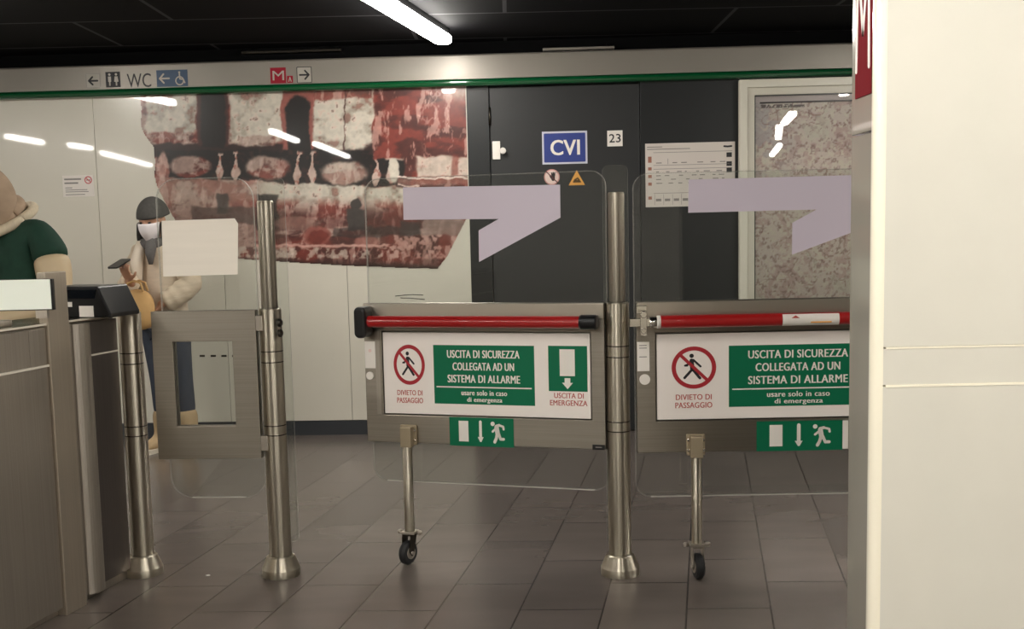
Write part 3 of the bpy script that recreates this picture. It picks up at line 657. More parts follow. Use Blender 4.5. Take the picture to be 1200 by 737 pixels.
def mural_fn(X, Y):
    wx = X+7*(fbm(X/22, Y/22)-.5)+3*(fbm(X/6+9, Y/6)-.5); wy = Y+6*(fbm(X/20+50, Y/20)-.5)+3*(fbm(X/6, Y/6+40)-.5)
    n1 = fbm(X/14, Y/14, 5)[..., None]; n2 = fbm(X/5+70, Y/5+20, 4)[..., None]; n3 = fbm(X/30+11, Y/8+60, 4)[..., None]
    def mixc(a, bb, t): return a*(1-t)+bb*t
    WHT, PNK, REDC, DRED, DRK, GRYW = map(rgb, ('c6beb0', 'bd9388', '77332a', '42211d', '191413', '9c9284'))
    n4 = fbm(X/7+33, Y/19+12, 5)[..., None]; n5 = fbm(X/24+3, Y/13+91, 5)[..., None]
    white = mixc(mixc(WHT, GRYW, sstep(.48, .72, n1)), PNK, sstep(.60, .75, n2)*.4)
    white = mixc(white, rgb('7d4a40'), sstep(.66, .72, n1)*.5); white = mixc(white, rgb('5a4c44'), sstep(.74, .78, n2)*.6)
    vein = 1-sstep(.0, .045, np.abs(fbm(X/13+61, Y/22+8, 4)-.5)); vein = (vein*sstep(.42, .62, fbm(X/30+2, Y/30+77, 2)))[..., None]
    red = mixc(mixc(REDC, DRED, sstep(.40, .62, n5)*.8), PNK, np.clip(vein*.6+sstep(.57, .66, n4)*.75, 0, 1))
    redw = mixc(red, mixc(WHT, PNK, .4), sstep(.46, .62, n5+.3*(n2-.5))*.7)
    darkm = mixc(DRK, DRED, sstep(.55, .75, n2)*.5)
    C = np.broadcast_to(red, X.shape+(3,)).copy()
    def put(mask, col, soft=1.):
        nonlocal C
        mk = np.clip(mask, 0, 1)[..., None]; C = C*(1-mk)+col*mk
    def rect(x0, x1, y0, y1, e=1.6): return sstep(x0-e, x0+e, wx)*(1-sstep(x1-e, x1+e, wx))*sstep(y0-e, y0+e, wy)*(1-sstep(y1-e, y1+e, wy))
    def ell(cx, cy, rx, ry, e=.16): return 1-sstep(1-e, 1+e, np.sqrt(((wx-cx)/rx)**2+((wy-cy)/ry)**2))
    # upper course: white blocks between dark niches
    put(rect(150, 440, 90, 182), redw)
    put(rect(160, 440, 168, 184), mixc(DRED, DRK, .5))
    put(rect(172, 230, 90, 150)+ell(200, 150, 30, 14), white); put(rect(176, 226, 155, 166)*.8, redw)
    put(rect(268, 331, 90, 160)+ell(300, 158, 32, 14), white); put(rect(280, 322, 160, 171)*.7, redw)
    put(rect(369, 437, 100, 165)+ell(400, 162, 37, 16), white)
    put(rect(369, 435, 90, 116)*.8, red)
    put(rect(403.2, 404.6, 90, 180, .4)*.8, DRED)
    put(rect(231, 266, 90, 170), DRED); put(rect(236, 262, 90, 172), DRK)
    put(rect(331, 368, 90, 180), mixc(REDC, PNK, .3)); put(rect(336, 364, 124, 178)+ell(350, 124, 14, 12), DRK)
    # recessed row with ovals and slim drops
    put(rect(183, 482, 176, 219), darkm)
    for (cx, cy, rx, ry, c1) in ((222, 195, 24, 12, 0), (314, 197, 25, 14, .15), (404, 203, 26, 14, .55)):
        put(ell(cx, cy, rx, ry), mixc(redw, white, c1)*.95)
    put(ell(190, 200, 8, 22), mixc(redw, PNK, .4))
    for cx in (257, 277, 349, 367, 441, 458):
        dr = np.abs(wx-cx)/(1.1+4.6*np.exp(-((wy-cx*.03-194)/7.5)**2)+2.2*(wy < 181)); put((1-sstep(.75, 1.15, dr))*rect(200, 470, 178, 217), mixc(mixc(white, PNK, .5), REDC, sstep(.5, .65, n2)*.5))
    put(rect(452, 474, 181, 188)*1.0, mixc(PNK, WHT, .6)); put(ell(462, 200, 6, 16), WHT)
    put(rect(438, 560, 90, 186), red)
    put(sstep(500, 545, wx)*(1-sstep(108, 126, wy))*.8, mixc(white, PNK, .3))
    put(rect(486, 560, 183, 207), mixc(white, PNK, .25)); put(rect(474, 488, 184, 208)*.9, red)
    put(rect(528, 536, 180, 206)*.6, REDC)
    # lower course
    lowc = mixc(white, redw, sstep(228, 246, wy)[..., None]); lowc = mixc(lowc, mixc(red, DRED, .45), sstep(238, 258, wy)[..., None]*sstep(.35, .6, n3+.15*n1))
    lowc = mixc(lowc, mixc(redw, PNK, .35), (1-sstep(285, 325, X)[..., None])*.75)
    put(sstep(205, 208, wy-(wx-185)*.05), lowc)
    put(rect(466, 560, 207.5, 209.6, .5), rgb('e6d3c8')); put(rect(466, 492, 216, 218, .5), rgb('dcc4ba')); put(rect(466, 560, 210, 216)*.8, mixc(redw, PNK, .5))
    put(rect(300, 326, 228, 268)*.8, DRK); put(rect(225, 300, 242, 262)*.75, rgb('4a3733')); put(ell(345, 262, 26, 8)*.7, rgb('8a6a60')); put(ell(430, 284, 14, 9)*.8, mixc(REDC, PNK, .6))
    put(rect(255, 268, 226, 250)*.8, rgb('332c2a'))
    put(ell(418, 241, 6.5, 7), rgb('38322f')); put(rect(407, 428, 246, 270), rgb('3a3431')); put(rect(390, 470, 266, 278)*.6, rgb('2a2321')); put(rect(468, 492, 258, 276)*.8, rgb('332a29'))
    put(ell(371, 276, 16, 12), mixc(REDC, PNK, .3)); put(ell(371, 278, 12, 9), REDC*.95)
    put(rect(495, 545, 257, 282)*.75, rgb('97837a'))
    put(rect(300, 460, 286.5, 289.5, .8)*.85, rgb('d3a79a'))
    put(rect(180, 470, 290, 303)*.8, mixc(red, WHT, sstep(.45, .6, n2)*.8))
    put(rect(455, 545, 276, 303)*.8, mixc(red, PNK, sstep(.42, .58, n2)))
    dk = sstep(300, 309, wy-(wx-300)*.03)
    put(dk*.9, rgb('2a1a17'))
    return np.clip(C*(.88+.24*n2), 0, 1)
MUR = [(163, 100), (166, 128), (165, 147), (169, 157), (180, 172), (182, 190), (181, 205), (184, 218), (193, 236), (203, 254), (220, 280), (240, 296), (262, 301), (300, 304.5), (330, 306.5), (405, 311), (455, 313), (490, 314.5), (513, 314.5), (524, 300), (549.3, 251), (547, 180), (545.2, 98)]
sA, _ = WALL.at(160, 150); sB, _ = WALL.at(550, 150); _, zA = WALL.at(500, 317)
o = printed('mural', sA, SB-.002, zA, 2.31, .0056, .003, mural_fn, attr_mat('glossy_print', .3, .7), MUR)
tag(o, 'large red and white mural of weathered stone on the white wall', 'mural')

# ------------------------------------------------------------------ framed map at the right
s0, z1 = WALL.at(865, 95.5); z0 = .62; s1 = s0+1.25
t = wthing('map_case', 'tall cream framed city map on the dark wall, beside the column', 'map', s0, z0)
W = s1-s0; H = 2.297-z0; e1 = .052; e2 = .1
def rc(a): return [(a, a), (W-a, a), (W-a, H-a), (a, H-a)]
w = MB().frame(rc(0), rc(e1), -.055, 0); w.build('outer_frame', mat('cream_frame', 'd9d5c6', .35), t, bevel=.004)
w = MB().frame(rc(e1), rc(e2), -.042, 0); w.build('inner_frame', mat('cream_inner_frame', 'cfcabb', .35), t, bevel=.004)
w = MB().frame(rc(e2-.004), rc(e2+.006), -.036, 0); w.build('seal', BLACKP, t)
def map_fn(X, Y):
    n1 = fbm(X/26, Y/26, 4)[..., None]; n2 = fbm(X/4.2+30, Y/4.2, 4)[..., None]; n3 = fbm(X/9+5, Y/9+88, 4)[..., None]
    C = np.broadcast_to(rgb('dccfc8'), X.shape+(3,)).copy()
    def mx_(c, t):
        nonlocal C; C = C*(1-t)+c*t
    mx_(rgb('cdb4ae'), sstep(.48, .6, n3)); mx_(rgb('e0d8cb'), sstep(.52, .66, n2)); mx_(rgb('a0837e'), sstep(.60, .70, fbm(X/3+7, Y/3+9, 3)[..., None])*.8)
    mx_(rgb('d6d4c6'), sstep(.60, .68, n1)*.6); mx_(rgb('bdb8ba'), sstep(.62, .55, n1)*sstep(945, 900, X)[..., None]*sstep(230, 180, Y)[..., None]*.7)
    r = np.abs(fbm(X/34+3, Y/34+4, 3)-.5)[..., None]; mx_(rgb('d9cfc4'), (1-sstep(.004, .012, r))*.9)
    r = np.abs(fbm(X/20+30, Y/20+14, 2)-.5)[..., None]; mx_(rgb('8a5f5a'), (1-sstep(.003, .010, r))*.6)
    top = (Y < 121-(X-893)*.022)[..., None]; C = np.where(top, rgb('cdc2c3'), C)
    ln = ((Y > 119.2-(X-893)*.022) & (Y < 121.2-(X-893)*.022) & (X > 890))[..., None]; C = np.where(ln, rgb('2c2225'), C)
    tx = ((Y > 123-(X-893)*.022) & (Y < 126.5-(X-893)*.022) & (X > 890) & (X < 944))[..., None]; C = np.where(tx & (vnoise(X*1.1, Y*.6)[..., None] > .35), rgb('6b5f5f'), C)
    return np.clip(C, 0, 1)
o = printed('map_sheet', s0+e2, s1-e2, z0+e2, 2.297-e2, .0056, .02, map_fn, attr_mat('map_print', .35, 0.), None, t)
o.data.transform(Matrix.Translation((-s0, 0, -z0)))
g = MB().box(e2, W-e2, -.034, -.030, e2, H-e2); g.build('glass', glass_mat('case_glass', (.97, .97, .96)), t)

# ------------------------------------------------------------------ signs on the wall and door
def wsign(name, label, cat, px0, py0, px1, py1, m, off=0., th=.004, group=None, bevel=0., part='plate'):
    """flat plate between two measured corners (top left, bottom right); returns thing, width, height"""
    sa, za = WALL.at(px0, py0, off); sb, zb = WALL.at(px1, py1, off)
    t = wthing(name, label, cat, sa, zb, off, group); w = MB().box(0, sb-sa, -th, 0, 0, za-zb); w.build(part, m, t, bevel=bevel)
    return t, sb-sa, za-zb
t, W, H = wsign('room_sign', 'blue sign with white letters CVI on the dark door', 'sign', 635, 154.5, 688.5, 191.5, mat('sign_rim', 'c9cad6', .4))
MB().prism(rrect(.012, .012, W-.012, H-.012, .006), -.005, -.004).build('blue_field', BLUE, t)
text('CVI', W*.19, W*.83, H*.27, H*.74, -.005, WHITE, t, bold=.01, heavy=.02)
t, W, H = wsign('number_plate', 'small white plate with number 23 on the dark door', 'sign', 711.5, 153.2, 729.6, 171.2, WHITE)
text('23', W*.12, W*.88, H*.24, H*.78, -.004, INK, t, bold=.006)
sc, zc = WALL.at(646.7, 207.5); t = wthing('prohibition_sign', 'round pink no-touching sign below the blue sign on the door', 'sign', sc, zc)
MB().prism(circ(0, 0, .052), -.002, 0).build('plate', PINKW, t)
w = MB().frame(circ(0, 0, .052), circ(0, 0, .045), -.003, -.002); w.build('ring', mat('faded_red', 'c98f88', .5), t)
w = MB().limbs([[(.008, .012), (.008, -.014), .024], [(0, .01), (0, .026), .008], [(.010, .012), (.010, .030), .008], [(.019, .010), (.019, .025), .008], [(-.006, -.006), (-.012, .008), .008]], .01, -.003, -.002); w.build('hand_symbol', INK, t)
MB().limbs([[(-.036, .036), (.036, -.036)]], .007, -.004, -.003).build('slash', mat('dark_maroon', '5a2226', .5), t)
sc, zc = WALL.at(676, 217); t = wthing('warning_sign', 'orange triangular warning sign on the door, right of the round sign', 'sign', sc, zc)
MB().prism([(-.054, 0), (.054, 0), (0, .098)], -.002, 0).build('plate', ORANGE, t)
MB().limbs([[(-.022, .022), (.024, .022)], [(-.014, .034), (.006, .046), (.016, .034)], [(-.016, .030), (.018, .030)]], .010, -.003, -.002).build('symbol', mat('brown_ink', '5a4018', .5), t)
t, W, H = wsign('timetable', 'white printed timetable sheet on the dark wall left of the map', 'timetable', 756, 168.5, 861.3, 240.5, mat('timetable_paper', 'd5ccc4', .6))
w = MB()
for zz, a, bb in ((.95, .02, .19), (.915, .02, .50)): w.box(W*a, W*bb, -.0045, -.004, H*zz-.005, H*zz)
for zz in (.86, .66, .60, .22): w.box(W*.09, W*.97, -.0045, -.004, H*zz-.003, H*zz)
w.build('rules', GREY, t)
w = MB(); rr_ = random.Random(3)
for zz in (.56, .50, .44, .38, .70):
    x = .12
    while x < .9:
        d = rr_.uniform(.02, .07); w.box(W*x, W*(x+d), -.0045, -.004, H*zz-.006, H*zz); x += d+rr_.uniform(.03, .12)
for k in range(6): w.box(W*(.1+.1*k), W*(.104+.1*k), -.0045, -.004, H*.03, H*.2); w.box(W*(.115+.1*k), W*(.175+.1*k), -.0045, -.004, H*.09, H*.13)
w.box(W*.25, W*.255, -.0045, -.004, H*.67, H*.76); w.build('printed_lines', GREY, t)
w = MB()
for zz in (.70, .58, .46, .34, .12): w.box(W*.03, W*.07, -.0045, -.004, H*zz, H*zz+.02+.02*(zz == .70))
w.build('red_squares', mat('rust_print', 'a06a58', .6), t)
for zz in (.76, .62, .52): MB().box(W*.905, W*.965, -.0045, -.004, H*zz, H*zz+.03).build('dark_symbol', INK, t)
MB().limbs([[(W*.88, H*.93), (W*.92, H*.925), (W*.96, H*.93)]], .012, -.0045, -.004).build('wing_mark', INK, t)
t, W, H = wsign('no_smoking_notice', 'small white no-smoking notice on the white wall at left', 'notice', 73, 206, 111, 230, mat('notice_paper', 'e6dfd8', .6), th=.003)
w = MB()
for zz, a, bb, h in ((.86, .06, .60, .010), (.68, .06, .50, .010), (.44, .08, .30, .005), (.34, .08, .78, .005), (.25, .08, .82, .005), (.12, .08, .70, .005)): w.box(W*a, W*bb, -.0035, -.003, H*zz-h, H*zz)
w.build('printed_lines', GREY, t)
w = MB().frame(circ(W*.83, H*.77, .026), circ(W*.83, H*.77, .019), -.004, -.003); w.limbs([[(W*.83-.016, H*.77+.016), (W*.83+.016, H*.77-.016)]], .006, -.004, -.003); w.build('prohibition_ring', mat('notice_red', 'c9646a', .5), t)
MB().limbs([[(W*.83-.012, H*.77), (W*.83+.012, H*.77)]], .005, -.0035, -.003).build('cigarette', INK, t)
# row of four dark dashes low on the white wall, seen through the cut-out
for px in (237, 250, 262.5, 275):
    sc, zc = WALL.at(px, 417); o = MB().box(-.018, .018, -.0015, 0, -.007, .007).build('wall_dash', DARKST, None, WALL.world(sc, zc, 0), YW)
    tag(o, 'small dark dash in a row low on the white wall, behind the swing gate', 'mark', 'dark dashes low on the wall')
sc, zc = WALL.at(463, 347); o = MB().tube([(0, 0, 0), (.06, 0, .006), (.12, 0, .008), (.19, 0, .003)], .0025, 6).tube([(.035, 0, -.012), (.11, 0, -.016), (.2, 0, -.026)], .0025, 6).build('scuff_mark', INK, bpy.data.objects['wall_back'])
o.data.transform(Matrix.Translation((sc, 0, zc)))

# signs on the sign band
FO = .055
def fsign(name, label, px0, py0, px1, py1, m, th=.002): return wsign(name, label, 'sign', px0, py0, px1, py1, m, FO, th)
def arrow_strokes(W, H, left): 
    q = [[(.22, .5), (.80, .5)], [(.45, .76), (.20, .5), (.45, .24)]]
    return [[((W*(x if left else 1-x)), H*z) for x, z in st] for st in q]
def boxed(t, W, H, c):
    w = MB().frame(rrect(0, 0, W, H, .004), rrect(.004, .004, W-.004, H-.004, .003), -.003, -.002); w.build('outline', c, t)
LIGHT = mat('band_plate', 'a39d93', .4)
t, W, H = fsign('arrow_sign', 'boxed black arrow pointing left on the sign band, beside the toilet symbol', 100.5, 86.5, 118.2, 103, LIGHT); boxed(t, W, H, GREY)
MB().limbs(arrow_strokes(W, H, True), .012, -.003, -.002).build('arrow', INK, t)
t, W, H = fsign('toilet_sign', 'black toilet symbol with two pale figures on the sign band', 123.5, 84.5, 141.5, 102, INK)
w = MB()
for x in (.27, .73):
    w.prism(circ(W*x, H*.83, .008, 14), -.003, -.002); w.prism([(W*(x-.10), H*.70), (W*(x+.10), H*.70), (W*(x+(.15 if x > .5 else .10)), H*.36), (W*(x+.05), H*.34), (W*(x+.05), H*.10), (W*(x-.05), H*.10), (W*(x-.05), H*.34), (W*(x-(.15 if x > .5 else .10)), H*.36)], -.003, -.002)
w.build('figures', LIGHT, t)
sa, za = WALL.at(148.5, 86.5, FO); sb, zb = WALL.at(177.5, 102, FO); t = wthing('toilet_lettering', 'black letters WC on the sign band', 'sign', sa, zb, FO)
text('WC', 0, sb-sa, 0, za-zb, 0, INK, t, bold=.0, th=.002)
t, W, H = fsign('accessible_sign', 'dark blue sign with white arrow and wheelchair symbol on the sign band', 183.2, 82.5, 220.5, 101, TEAL)
MB().limbs(arrow_strokes(W/2, H, True), .011, -.003, -.002).build('arrow', LIGHT, t)
w = MB().limbs([[(W*.74, H*.74), (W*.75, H*.45), (W*.86, H*.42), (W*.90, H*.22), .009]], .01, -.003, -.002); w.prism(circ(W*.74, H*.84, .007, 12), -.003, -.002)
w.frame(circ(W*.74, H*.34, .030, 24), circ(W*.74, H*.34, .022, 24), -.003, -.002); w.build('wheelchair_symbol', LIGHT, t)
t, W, H = fsign('metro_sign', 'red square sign with white M on the sign band', 316.5, 79.5, 335.5, 97.5, METRO)
text('M', W*.14, W*.88, H*.2, H*.8, -.002, LIGHT, t, bold=.0)
t, W, H = fsign('line_sign', 'tiny red line plate at the lower right of the red M sign', 336.3, 89, 343.5, 97, METRO); MB().limbs([[(W*.3, H*.2), (W*.5, H*.8), (W*.7, H*.2)]], .006, -.003, -.002).build('letter', LIGHT, t)
t, W, H = fsign('arrow_sign', 'boxed black arrow pointing right on the sign band, beside the red M', 347.5, 78.5, 365.8, 97, LIGHT); boxed(t, W, H, INK)
MB().limbs(arrow_strokes(W, H, False), .011, -.003, -.002).build('arrow', INK, t)

# scrap on the floor
P = flr(243.5, 675); o = MB().prism([(-.008, -.004), (.007, -.006), (.009, .004), (-.004, .006)], 0, .002).build('paper_scrap', WHITE, None, (P.x, P.y, .002)); o.rotation_euler = (math.radians(90), 0, .3)
tag(o, 'tiny white scrap of paper lying on the floor between the left posts', 'litter')

# ------------------------------------------------------------------ people
def skin(name, joints, edges, m, parent, sub=2, root=0, loc=None):
    me = bpy.data.meshes.new(name); me.from_pydata([j[0] for j in joints], edges, []); me.update()
    o = bpy.data.objects.new(name, me); COL.objects.link(o)
    sk_ = o.modifiers.new('skin', 'SKIN'); sk_.use_smooth_shade = True; sk_.branch_smoothing = .6
    if not me.skin_vertices: me.skin_vertices.new()
    for i, j in enumerate(joints):
        r = j[1]; me.skin_vertices[0].data[i].radius = r if isinstance(r, tuple) else (r, r)
        me.skin_vertices[0].data[i].use_root = (i == root)
    ss = o.modifiers.new('sub', 'SUBSURF'); ss.levels = sub; ss.render_levels = sub
    baked(o); o.data.materials.clear(); o.data.materials.append(m)
    o.data.polygons.foreach_set('use_smooth', [True]*len(o.data.polygons))
    if parent: o.parent = parent
    return o
def chain(*js): return list(js), [(i, i+1) for i in range(len(js)-1)]
def merge(objs, name, m, parent, voxel=.008):
    """one continuous surface from several closed pieces"""
    bm = bmesh.new()
    for o in objs:
        bm.from_mesh(o.data)
    bmesh.ops.recalc_face_normals(bm, faces=bm.faces)
    me = bpy.data.meshes.new(name); bm.to_mesh(me); bm.free()
    for o in objs: bpy.data.objects.remove(o)
    o = bpy.data.objects.new(name, me); COL.objects.link(o)
    rm = o.modifiers.new('r', 'REMESH'); rm.mode = 'VOXEL'; rm.voxel_size = voxel; rm.use_smooth_shade = True
    sm = o.modifiers.new('s', 'SMOOTH'); sm.iterations = 3; sm.factor = .4
    baked(o); bm = bmesh.new(); bm.from_mesh(o.data); seen = set(); comps = []
    for v in bm.verts:
        if v in seen: continue
        st = [v]; seen.add(v); c = []
        while st:
            q = st.pop(); c.append(q)
            for e in q.link_edges:
                k = e.other_vert(q)
                if k not in seen: seen.add(k); st.append(k)
        comps.append(c)
    comps.sort(key=len, reverse=True)
    for c in comps[1:]: bmesh.ops.delete(bm, geom=c, context='VERTS')
    bm.to_mesh(o.data); bm.free()
    o.data.materials.clear(); o.data.materials.append(m)
    o.data.polygons.foreach_set('use_smooth', [True]*len(o.data.polygons))
    if parent: o.parent = parent
    return o
def head_piece(c, rot, s=1.):
    """head with brow, nose, mouth, chin and ears; faces -y before rot"""
    w = MB(); n, m_ = 40, 28
    def f(t, a):
        x, y, z = math.sin(t)*math.cos(a), math.sin(t)*math.sin(a), math.cos(t)
        fr = max(0, -y)
        rx, ry, rz = .075, .095, .118
        if z < 0: rx *= 1-.28*z*z; ry *= 1-.12*z*z
        X, Y, Z = x*rx, y*ry, z*rz
        g = lambda cx, cz, wx, wz: math.exp(-((X-cx)/wx)**2-((Z-cz)/wz)**2)*(fr > .1)
        Y -= .024*g(0, -.022, .012, .020)+.010*g(0, .004, .010, .022)+.007*g(0, -.062, .022, .008)-.005*g(0, -.052, .02, .004)+.010*g(0, -.098, .022, .016)
        Y += .010*g(.03, .008, .016, .011)+.010*g(-.03, .008, .016, .011); Y -= .005*g(0, .032, .05, .010)
        return (X, Y, Z)
    vs = [f(math.pi*i/m_, 2*math.pi*k/n) for i in range(m_+1) for k in range(n)]
    fs = [(i*n+k, (i+1)*n+k, (i+1)*n+(k+1) % n, i*n+(k+1) % n) for i in range(m_) for k in range(n)]
    w.add(vs, fs, 0, True)
    for e in (-1, 1): w.ball((e*.076, .01, -.005), .010, .02, .032, 12, 8)
    M = Matrix.Translation(c) @ rot.to_4x4() @ Matrix.Scale(s, 4)
    o = w.build('h', SKIN); bm = bmesh.new(); bm.from_mesh(o.data); bmesh.ops.remove_doubles(bm, verts=bm.verts, dist=1e-5); bm.to_mesh(o.data); bm.free(); o.data.transform(M)
    return o
def hand_piece(wr, d, nrm, curl=.8, s=1., thumb=1):
    """palm, four unequal bent fingers and a thumb; d = direction of the hand, nrm = palm side"""
    d = Vector(d).normalized(); nrm = Vector(nrm); nrm = (nrm-d*nrm.dot(d)).normalized(); sd = d.cross(nrm)
    wr = Vector(wr); out = []
    P, E = chain((wr-d*.06, (.026, .024)), (wr-d*.01, (.024, .020)), (wr+d*.03*s, (.032, .015)), (wr+d*.075*s, (.038, .013)))
    out.append(skin('p', P, E, SKIN, None, 1))
    for i, (o_, L) in enumerate(((-.030, .070), (-.010, .080), (.010, .074), (.029, .056))):
        p = wr+d*.07*s+sd*o_*s; q = [(p-d*.015, .009)]; a = .15*curl
        for k, fr in enumerate((.45, .32, .23)):
            dd = d*math.cos(a)+nrm*math.sin(a); p = p+dd*L*fr*s; q.append((p, .0085-.001*k)); a += curl*.75
        P, E = chain(*q); out.append(skin('f', P, E, SKIN, None, 1))
    p = wr+d*.025*s-sd*.026*s*thumb; dd = (d*.6-sd*.7*thumb+nrm*.4).normalized(); d2 = (d*.8-sd*.2*thumb+nrm*.6).normalized()
    P, E = chain((p-dd*.012, .012), (p+dd*.035*s, .0105), (p+dd*.035*s+d2*.028*s, .009)); out.append(skin('t', P, E, SKIN, None, 1))
    return out
def limb_piece(A, ra, B, rb):
    """closed tapered limb with rounded ends between two joints"""
    A = Vector(A); B = Vector(B); ra = ra if isinstance(ra, tuple) else (ra, ra); rb = rb if isinstance(rb, tuple) else (rb, rb)
    d = (B-A).normalized(); ex = Vector((1, 0, 0)); ex = (ex-d*ex.dot(d)).normalized() if abs(d.x) < .95 else Vector((0, 0, 1)); ey = d.cross(ex)
    rings = []
    for k in range(5): a = math.pi/2*(k/5-1); rings.append((A+d*ra[1]*math.sin(a), ra[0]*math.cos(a)+1e-4, ra[1]*math.cos(a)+1e-4))
    for k in range(5): q = k/4; rings.append((A.lerp(B, q), ra[0]+(rb[0]-ra[0])*q, ra[1]+(rb[1]-ra[1])*q))
    for k in range(1, 6): a = math.pi/2*k/5; rings.append((B+d*rb[1]*math.sin(a), rb[0]*math.cos(a)+1e-4, rb[1]*math.cos(a)+1e-4))
    w = MB(); n = 20; vs = [c+ex*x*math.cos(2*math.pi*k/n)+ey*y*math.sin(2*math.pi*k/n) for c, x, y in rings for k in range(n)]
    fs = [(i*n+k, i*n+(k+1) % n, (i+1)*n+(k+1) % n, (i+1)*n+k) for i in range(len(rings)-1) for k in range(n)]
    m_ = len(rings)-1; fs += [tuple(range(n))[::-1], tuple(m_*n+k for k in range(n))]
    w.add(vs, fs, 0, True); return w.build('l', SKIN)
def limbs_of(body, E):
    out = []
    for a, b in E:
        ra, rb = body[a][1], body[b][1]
        if isinstance(ra, tuple) and not isinstance(rb, tuple): ra = rb
        out.append(limb_piece(body[a][0], ra, body[b][0], rb))
    return out
def eul(x, y, z): return Matrix.Rotation(z, 3, 'Z') @ Matrix.Rotation(y, 3, 'Y') @ Matrix.Rotation(x, 3, 'X')

# --- woman with a phone, near the white wall
fw = flr(200, 516); YP = 7.15; base = Vector((aty(200, 515, YP).x, YP, 0))
t = thing('person', 'person in cream puffy coat and grey beanie behind the glass swing gate', 'person', base, math.radians(-22))
HD = (-.005, -.055, 1.475); hrot = eul(math.radians(17), 0, math.radians(9))
RW = (-.01, -.29, 1.11); LW = (.10, -.14, .95)              # wrists
body = [((0, 0, .93), (.13, .09)), ((0, 0, 1.08), (.11, .08)), ((0, .01, 1.25), (.14, .085)), ((-.01, .0, 1.33), (.06, .05)), ((-.02, -.02, 1.40), (.045, .045)),
        ((-.14, .01, 1.28), .04), ((-.20, -.10, 1.03), .034), (RW, .026), ((.14, .01, 1.28), .04), ((.215, .0, 1.06), .034), (LW, .026),
        ((-.075, 0, .86), .08), ((-.03, -.03, .48), .05), ((-.04, -.02, .10), .035), ((.085, 0, .86), .08), ((.12, 0, .48), .05), ((.14, .02, .10), .035)]
E_ = [(0, 1), (1, 2), (2, 3), (3, 4), (2, 5), (5, 6), (6, 7), (2, 8), (8, 9), (9, 10), (0, 11), (11, 12), (12, 13), (0, 14), (14, 15), (15, 16)]
pieces = limbs_of(body, E_)+[head_piece(HD, hrot, .98)]
pieces += hand_piece(RW, (.12, -.4, .38), (.15, .3, .8), .9, 1.0, 1) + hand_piece(LW, (-.4, -.3, -.5), (-.2, .8, 0), .5, .95, -1)
merge(pieces, 'body', SKIN, t, .007)
COAT = mat('cream_coat', 'cdbba6', .75, noise=.08, nscale=(10, 10, 45), bump=.3)
P = [((0, 0, .74), (.175, .135)), ((0, 0, .88), (.18, .14)), ((0, 0, 1.02), (.175, .135)), ((0, .005, 1.16), (.175, .13)), ((-.005, .0, 1.28), (.155, .115)), ((-.015, -.005, 1.355), (.09, .085))]
skin('coat', P, [(i, i+1) for i in range(5)], COAT, t, 2)
SL = mat('cream_puffy_sleeve', 'c8b69f', .75, noise=.12, nscale=(12, 12, 38), bump=.4)
def sleeve(pts, r0, puffs, m=SL, nm='sleeve'):
    Q = []; pts = [Vector(p) for p in pts]; tot = len(pts)-1; K = puffs*2
    for i in range(K+1):
        u = i/K*tot; k = min(int(u), tot-1); q = pts[k].lerp(pts[k+1], u-k); Q.append((q, (r0*(1.08 if i % 2 else .86))*(1-.16*i/K)))
    w = MB(); w.tube([q for q, _ in Q], [r for _, r in Q], 18); o = w.build(nm, m, t); ss = o.modifiers.new('s', 'SUBSURF'); ss.levels = 1; ss.render_levels = 1; return o
sleeve([(-.12, .0, 1.31), (-.18, -.02, 1.19), (-.205, -.09, 1.04), (-.12, -.19, 1.06), (-.02, -.265, 1.10)], .074, 7)
sleeve([(.12, .0, 1.31), (.19, .01, 1.19), (.225, .0, 1.07), (.17, -.08, 1.0), (.11, -.13, .955)], .084, 7)
JEAN = mat('dark_blue_jeans', '333a47', .8, noise=.1, nscale=(20, 20, 20))
P = [((0, 0, .90), (.16, .11)), ((-.08, 0, .80), .098), ((-.035, -.03, .48), .066), ((-.04, -.02, .22), .052), ((.088, 0, .80), .098), ((.122, 0, .48), .066), ((.14, .015, .22), .052)]
skin('jeans', P, [(0, 1), (1, 2), (2, 3), (0, 4), (4, 5), (5, 6)], JEAN, t, 2)
BOOT = mat('tan_boot', 'b39a76', .7, noise=.08, nscale=(20, 20, 20)); SOLE = mat('pale_sole', 'd8cfbf', .6)
for x, y in ((-.042, -.02), (.142, .012)):
    o = skin('boot', [((x, y, .29), (.066, .066)), ((x, y, .17), (.06, .062)), ((x, y, .075), (.056, .06)), ((x-.005, y-.09, .05), (.05, .038)), ((x-.01, y-.165, .042), (.042, .028))], [(0, 1), (1, 2), (2, 3), (3, 4)], BOOT, t, 2)
    w = MB(); w.prism(rrect(x-.052, y-.215, x+.046, y+.062, .045), 0, .026); w.v = [(p[0], p[2], p[1]) for p in w.v]; w.build('sole', SOLE, o)
